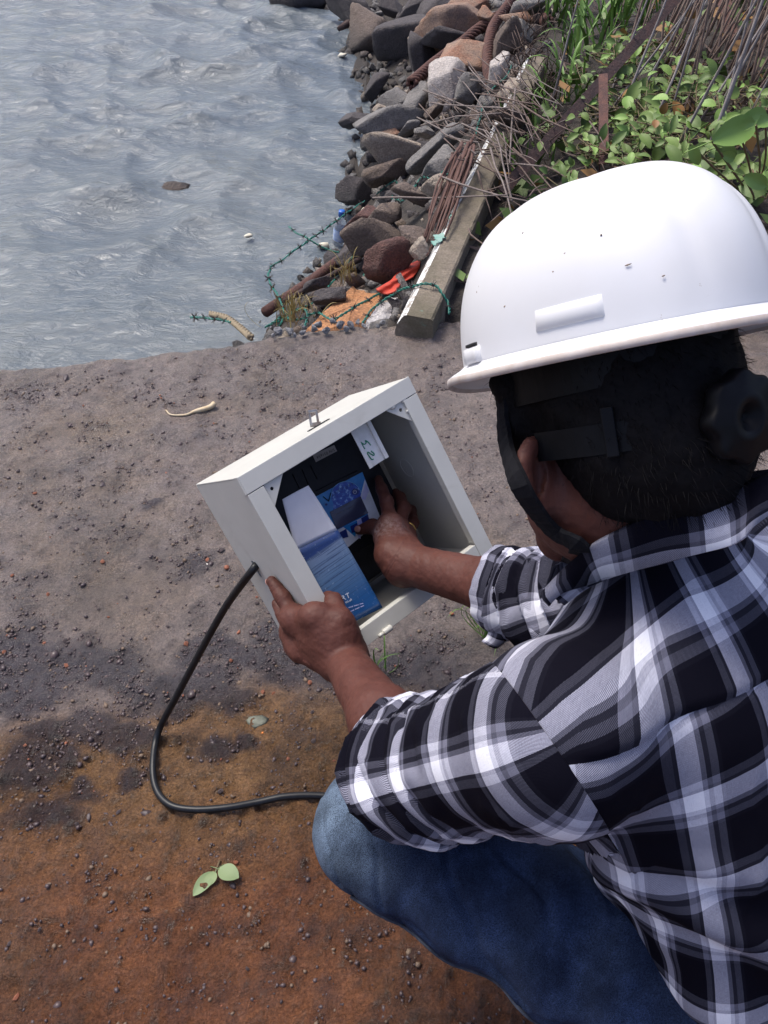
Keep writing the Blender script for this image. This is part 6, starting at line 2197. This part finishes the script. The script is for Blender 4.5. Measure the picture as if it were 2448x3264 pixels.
for px, py, n, L, lab in ((1760, 60, 26, .42, 'bright green grass tuft at the top above the dead stalks'), (1860, 190, 30, .40, 'broad-bladed green grass left of the angle iron'), (1930, 90, 26, .40, 'green grass behind the upper angle iron'), (1800, 330, 18, .30, 'low green grass below the dead stalks'), (2050, 60, 20, .36, 'green grass at the foot of the dry reeds'), (1700, 440, 12, .24, 'small green grass tuft among the twigs'), (1650, 560, 10, .22, 'arching grass blades beside the helmet')):
    g, _ = hit_bank(px, py); tuft(g, n, L, lab, 'g', .07, 'green grass on the crest')
for px, py, d, n, L, lab in ((1100, 880, 2.85, 34, .11, 'dry yellow grass behind the orange stone'), (935, 1020, 2.66, 40, .12, 'bunch of dry straw at the slab corner'), (960, 990, 2.7, 20, .10, 'wisp of dry straw above the slab corner')):
    tuft(W(px, py, d), n, L, lab, 'y', .022, 'dry straw near the slab edge', .2, .6)
for px, py, n, L, lab in ((1555, 2015, 30, .14, 'green grass tuft growing below the rolled right cuff'), (1220, 2140, 10, .10, 'thin green sprout below the enclosure corner'), (1500, 1060, 7, .05, 'tiny green weed at the slab edge by the helmet'), (1655, 1990, 14, .08, 'low green weed between sleeve and shoulder'), (1600, 1985, 12, .10, 'small green weed beside the grass tuft under the cuff')):
    g = G(px, py, 0); g[2] = slab_z(g[0], g[1]); tuft(g, n, L, lab, 'g', .008, 'grass sprouting from the slab', .25, .55)

# leafy vine
def leaf_mat(name, c1, c2):
    m, nt, p = nmat(name)
    f = noise(nt, 3, 4)
    oi = nt.nodes.new('ShaderNodeObjectInfo')
    c = ramp(nt, math_(nt, 'ADD', math_(nt, 'MULTIPLY', f, .4), math_(nt, 'MULTIPLY', oi.outputs['Random'], .6)), [(.1, c1), (.9, c2)])
    nt.links.new(c, p.inputs['Base Color'])
    p.inputs['Roughness'].default_value = .58
    p.inputs['Subsurface Weight'].default_value = .0
    return m
M_leaf = leaf_mat('vine_leaf', (.055, .105, .020), (.150, .225, .045))
M_leafl = leaf_mat('young_leaf', (.15, .27, .045), (.21, .33, .08))
M_leafb = leaf_mat('brown_leaf', (.22, .10, .03), (.28, .17, .05))
def leaf_mesh(kind, mat):
    n = 8; V, F_ = [], []
    for i in range(n + 1):
        t = i / n
        w = {0: .31 * math.sin(math.pi * min(1, t * .98 + .02)) ** .62 * (1.12 - .28 * t), 1: .20 * math.sin(math.pi * t) ** .8}[kind]
        z = .10 * math.sin(t * 2.6) - .12 * t * t
        V += [(t, -w, z + w * .22), (t, -w * .5, z + w * .06), (t, 0, z - .015), (t, w * .5, z + w * .06), (t, w, z + w * .22)]
    for i in range(n):
        for j in range(4): F_.append((i * 5 + j, i * 5 + j + 1, (i + 1) * 5 + j + 1, (i + 1) * 5 + j))
    # petiole
    b = len(V); pv, pf = tube_data([(-.45, 0, -.16), (-.2, 0, -.04), (.02, 0, 0)], .013, 4)
    V += [tuple(q) for q in pv]; F_ += [tuple(i + b for i in f) for f in pf]
    me = bpy.data.meshes.new('leaf'); me.from_pydata(V, [], F_); me.materials.append(mat)
    me.polygons.foreach_set('use_smooth', np.ones(len(me.polygons), bool))
    return me
LEAF = {(k, c): leaf_mesh(k, m) for k in (0, 1) for c, m in (('g', M_leaf), ('l', M_leafl), ('b', M_leafb))}
M_stem = simple('vine_stem', (.10, .11, .04), .7, (.13, .07, .04), 30, world=True)
def vine(px, py, rx, ry, n, size, label, depth=None, lim=.8):
    g, dg = hit_bank(px, py + ry * .6)
    dg = min(dg, depth or 9)
    root = empty('leafy_vine', tuple(g)); tag(root, label, 'vine', 'leafy vines on the crest')
    tips = []
    n = int(n * 1.5)
    for k in range(n):
        a, q = r.uniform(0, 6.28), math.sqrt(r.random())
        x, y = px + rx * q * math.cos(a), py + ry * q * math.sin(a)
        _, d = hit_bank(x, y)
        d = min(d, depth or 99) * r.uniform(.86, .97)
        p = W(x, y, d); tips.append(p)
        kind = 0 if r.random() < .8 else 1
        col = r.choice(['g', 'l', 'b'], p=[.80, .185, .015])
        o = link('leaf', LEAF[kind, col], root)
        s = size * .85 * r.uniform(.5, 1.25)
        nrm = unit(unit(CAMP - p) * .55 + A(0, 0, .7) + r.normal(size=3) * .38)
        dr = r.normal(size=3); dr = unit(dr - nrm * (dr @ nrm)); sd_ = np.cross(nrm, dr)
        sw = s * r.uniform(.65, 1.25)
        o.matrix_local = Matrix(((dr[0] * s, sd_[0] * sw, nrm[0] * s, p[0] - g[0]), (dr[1] * s, sd_[1] * sw, nrm[1] * s, p[1] - g[1]), (dr[2] * s, sd_[2] * sw, nrm[2] * s, p[2] - g[2]), (0, 0, 0, 1)))
    # stems through groups of leaf tips
    for k in range(0, n - 3, 4):
        pts = [A(0, 0, 0) + r.normal(size=3) * .02] + [q - g - A(0, 0, .015) for q in sorted(tips[k:k + 4], key=lambda q: q[2])]
        tube('stem', spline(pts, 14), np.linspace(.0035, .0018, 14), M_stem, root, 5)
for a in ((1930, 330, 90, 70, 26, .062, 'leafy vine around the short iron stub'), (2010, 230, 90, 60, 22, .055, 'leafy vine above the short iron stub'), (2080, 330, 110, 90, 34, .075, 'broad-leaved vine in the middle of the green patch'),
          (1990, 470, 110, 50, 28, .062, 'leafy vine just above the helmet crown'), (2150, 430, 110, 70, 30, .07, 'dark leafy vine right of the helmet crown'), (2230, 300, 100, 80, 24, .065, 'leafy vine at the foot of the grey canes'),
          (2260, 510, 100, 60, 24, .08, 'dark vine leaves behind the helmet'), (2380, 300, 80, 70, 16, .06, 'small vine leaves under the dense reeds'), (1870, 470, 70, 60, 18, .05, 'low vine between twigs and helmet'),
          (1840, 240, 60, 60, 14, .05, 'scattered vine leaves in the broad-bladed grass'), (2420, 560, 60, 60, 14, .08, 'vine leaves at the right edge behind the helmet'), (1800, 560, 60, 40, 10, .045, 'small vine at the left of the helmet crown'), (2100, 130, 80, 60, 14, .05, 'vine leaves beneath the upper angle iron'), (1960, 160, 80, 60, 20, .055, 'vine climbing the green grass left of the upper angle iron'), (2180, 240, 90, 60, 20, .06, 'vine spilling between the reeds and the angle iron'), (1770, 420, 60, 70, 16, .05, 'vine creeping over the ends of the twigs'), (2330, 420, 70, 60, 20, .065, 'dark vine leaves below the large light leaves'), (2050, 400, 90, 60, 24, .06, 'thick vine between iron stub and helmet crown')):
    vine(*a)
# the large pale-green leaves at the right edge
root = empty('large_leaf_plant', tuple(hit_bank(2400, 640)[0])); g = np.array(root.location); tag(root, 'plant with large smooth light green leaves at the right edge', 'plant')
for px, py, px2, py2, d, s in ((2270, 450, 2400, 395, 2.0, 1), (2440, 370, 2370, 420, 2.05, .9), (2350, 400, 2440, 365, 2.03, 1), (2300, 490, 2340, 505, 2.1, .5), (2410, 400, 2450, 380, 1.98, .7), (2200, 460, 2225, 520, 2.15, .6), (2370, 560, 2440, 590, 2.0, .8)):
    a, b = W(px, py, d), W(px2, py2, d + .03)
    L = np.linalg.norm(b - a) * 1.15; dr = unit(b - a); nrm = unit(CAMP - a); nrm = unit(nrm - dr * (nrm @ dr)); sd_ = np.cross(nrm, dr)
    o = link('leaf', LEAF[0, 'l'], root); ws = L * .72
    o.matrix_local = Matrix(((dr[0] * L, sd_[0] * ws, nrm[0] * L, a[0] - g[0]), (dr[1] * L, sd_[1] * ws, nrm[1] * L, a[1] - g[1]), (dr[2] * L, sd_[2] * ws, nrm[2] * L, a[2] - g[2]), (0, 0, 0, 1)))
    tube('stem', spline([A(0, 0, 0), (a - g) * .6 + A(.02, 0, -.02), a - g], 10), .003, M_stem, root, 5)
# ground cover: litter of leaves and stalks over the crest
def ground_cover():
    q = np.random.default_rng(19); n = 5200
    y = 2.3 + q.random(n) * 5.2; x = x_post(y) + .10 + q.random(n) ** .8 * 2.6
    z = bank_z(x, y) + q.uniform(.0, .10, n)
    V, F_, fm = [], [], []
    for i in range(n):
        s = q.uniform(.015, .05); a = q.normal(size=3) * .8; e = Matrix.Rotation(q.uniform(0, 6.28), 3, 'Z') @ Matrix.Rotation(a[0], 3, 'X') @ Matrix.Rotation(a[1], 3, 'Y')
        thin = q.random() < .5
        for dx, dy in ((-s * (2.2 if thin else 1), 0), (0, -s * (.10 if thin else .6)), (s * (2.2 if thin else 1), 0), (0, s * (.10 if thin else .6))):
            w_ = e @ Vector((dx, dy, 0)); V.append((x[i] + w_[0], y[i] + w_[1], z[i] + w_[2]))
        F_.append((4 * i, 4 * i + 1, 4 * i + 2, 4 * i + 3)); fm.append(1 if thin else (0 if q.random() < .7 else 2))
    o = mesh('ground_cover', V, F_, None, None, False, mats=[M_leaf, M_twig, M_leafb], fmat=fm)
    tag(o, 'litter of small leaves and stalks under the vines', 'ground cover', kind='stuff')
ground_cover()

# ================================================================== things lying on the slab
def gz(px, py, lift=0.0):
    g = G(px, py, 0); g[2] = slab_z(g[0], g[1]) + lift; return g
M_peel = simple('pale_peel', (.62, .52, .36), .6, (.5, .38, .22), 60)
pts = [gz(528, 1304, .004), gz(545, 1318, .004), gz(590, 1318, .004), gz(620, 1308, .006), gz(655, 1300, .007), gz(672, 1294, .008), gz(684, 1286, .010)]
o = tube('bark_strip', spline(pts, 30), np.interp(np.linspace(0, 1, 30), [0, .4, .6, 1], [.0015, .003, .0062, .007]), M_peel, None, 7); tag(o, 'curled pale strip of peel lying on the slab', 'peel')
# fallen sprig
root = empty('leaf_sprig', tuple(gz(690, 2800))); g = np.array(root.location); tag(root, 'fallen sprig with three pale green leaves on the rusty slab', 'leaf sprig')
M_sprig = leaf_mat('sprig_leaf', (.13, .19, .08), (.19, .25, .11))
lm = leaf_mesh(0, M_sprig)
for (a, b, ws) in (((702, 2782), (766, 2812), 1.25), ((690, 2792), (660, 2845), 1.05), ((688, 2792), (620, 2870), .8)):
    p, q = gz(*a, .006), gz(*b, .010); L = np.linalg.norm(q - p); dr = unit(q - p); nrm = unit(A(0, 0, 1) + r.normal(size=3) * .12); nrm = unit(nrm - dr * (nrm @ dr)); sd_ = np.cross(nrm, dr)
    o = link('leaf', lm, root); w_ = L * ws
    o.matrix_local = Matrix(((dr[0] * L, sd_[0] * w_, nrm[0] * L * .6, p[0] - g[0]), (dr[1] * L, sd_[1] * w_, nrm[1] * L * .6, p[1] - g[1]), (dr[2] * L, sd_[2] * w_, nrm[2] * L * .6, p[2] - g[2] + .004), (0, 0, 0, 1)))
tube('stem', spline([gz(704, 2752, .006) - g, gz(692, 2785, .008) - g, gz(680, 2805, .008) - g], 8), .0016, M_stem, root, 5)
# single stones worth naming
def pebble(px, py, s, mat, label, seed, flat=.55, group=None, cat='stone'):
    V, F_ = rock_shape(seed, 2, 8, .08)
    o = mesh('pebble', V * np.array([s, s * .8, s * flat]), F_, mat, None, False); o.location = gz(px, py, s * flat * .35); o.rotation_euler = (0, 0, seed)
    tag(o, label, cat, group)
M_pd = simple('dark_laterite', (.045, .032, .034), .45, (.075, .05, .05), 50, 120, .6, .003)
M_pr = simple('red_laterite', (.22, .07, .035), .6, (.28, .10, .05), 50, 120, .6, .003)
M_pg = simple('green_grey_stone', (.155, .165, .125), .6, (.11, .115, .085), 50, 120, .6, .003)
M_pw = simple('white_chip', (.62, .58, .52), .6)
M_po = simple('orange_chip', (.62, .20, .04), .6)
pebble(470, 2595, .011, M_pd, 'dark square pebble left of the cable bend', 31, .7)
pebble(745, 2830, .008, M_pd, 'dark pebble beside the fallen leaf sprig', 32)
pebble(285, 2605, .008, M_pd, 'small dark pebble left of the square one', 33)
pebble(820, 2300, .026, M_pg, 'flat green-grey triangular stone above the cable', 34, .2)
pebble(905, 2000, .010, M_pr, 'red pebble below the cable near the enclosure', 35)
pebble(760, 2010, .008, M_pr, 'red pebble beside the hanging cable', 36)
pebble(660, 1797, .006, M_pw, 'tiny white chip on the grey slab', 37)
pebble(838, 2338, .006, M_po, 'bright orange chip below the flat green-grey stone', 38)
pebble(1160, 2080, .006, M_po, 'orange chip under the enclosure', 39)
pebble(1440, 1950, .008, M_pr, 'red chip below the right forearm', 40)
pebble(720, 1803, .010, M_pr, 'rust-red pebble on the grey slab by the enclosure side', 41)
pebble(325, 1540, .012, M_pd, 'flat dark pebble left of the enclosure', 42, .3)
pebble(205, 1200, .016, M_pd, 'dark lump near the far left slab edge', 43, .5)
# loose pebbles that can be told apart, then the gravel as one mass
pm = []
for k in range(6):
    for mt in (M_pd, M_pd, M_pr):
        V, F_ = rock_shape(500 + k, 1, 8, .1)
        me = bpy.data.meshes.new('pebble'); me.from_pydata([tuple(v) for v in V], [], [tuple(int(i) for i in f) for f in F_]); me.materials.append(mt); pm.append(me)
for k in range(120):
    px, py = r.uniform(-40, 1300), r.choice([r.uniform(1200, 2300), r.uniform(1700, 2450), r.uniform(2450, 3260)], p=[.5, .35, .15])
    g = gz(px, py); s = r.uniform(.0042, .0085)
    if g[1] > float(slab_edge(g[0])) - .04: continue
    o = link('pebble', pm[r.integers(len(pm))]); o.location = (g[0], g[1], g[2] + s * .2); o.rotation_euler = (0, 0, r.uniform(0, 6)); o.scale = (s * r.uniform(.8, 1.4), s, s * .6)
    tag(o, 'loose pebble %s of the slab' % ('on the grey far part' if py < 1950 else 'in the dark gravel band' if py < 2300 else 'on the rusty near part') + (', far left' if px < 300 else ', left of the cable' if px < 560 else ', near the cable' if px < 860 else ', near the worker'), 'pebble', 'loose pebbles on the slab')
def gravel():
    q = np.random.default_rng(23)
    D_, F0 = ico(1)
    n = 52000
    x = q.uniform(-1.05, .65, n); y = q.uniform(.25, 2.0, n)
    P = np.stack([x, y, x * 0], 1)
    patch = NZ.fbm(P * 3.3 + 7, 4)
    dens = .07 + 2.2 * gravel_field(x, y) + .10 * np.clip((patch - .1) * 4, 0, 1)
    keep = q.random(n) < dens * .75
    keep &= y < slab_edge(x) - .03
    x, y = x[keep], y[keep]; n = len(x)
    s = q.gamma(3.0, .00075, n) + .0009
    z = slab_zs(x, y)
    sh = [rock_shape(1200 + k, 1, 7, .1)[0] for k in range(8)]
    rot = q.uniform(0, 6.28, n); k = q.integers(0, 8, n)
    S = np.array(sh)[k] * s[:, None, None] * np.stack([q.uniform(.8, 1.5, n), np.ones(n), q.uniform(.5, .8, n)], 1)[:, None, :]
    c, s_ = np.cos(rot)[:, None], np.sin(rot)[:, None]
    X = S[..., 0] * c - S[..., 1] * s_ + x[:, None]; Y = S[..., 0] * s_ + S[..., 1] * c + y[:, None]; Z = S[..., 2] + (z + s * .15)[:, None]
    V = np.stack([X, Y, Z], -1).reshape(-1, 3)
    F_ = (F0[None] + (np.arange(n) * len(D_))[:, None, None]).reshape(-1, 3)
    me_m = [simple('gravel_dark', (.050, .037, .040), .4, (.09, .06, .058), 30, world=True), simple('gravel_tan', (.17, .115, .075), .6, (.12, .08, .055), 30, world=True), M_pr]
    fm = np.repeat(q.choice(3, n, p=[.84, .15, .01]), len(F0))
    o = mesh('gravel', V, F_, None, None, False, mats=me_m, fmat=fm)
    tag(o, 'loose laterite gravel strewn over the slab', 'gravel', kind='stuff')
gravel()
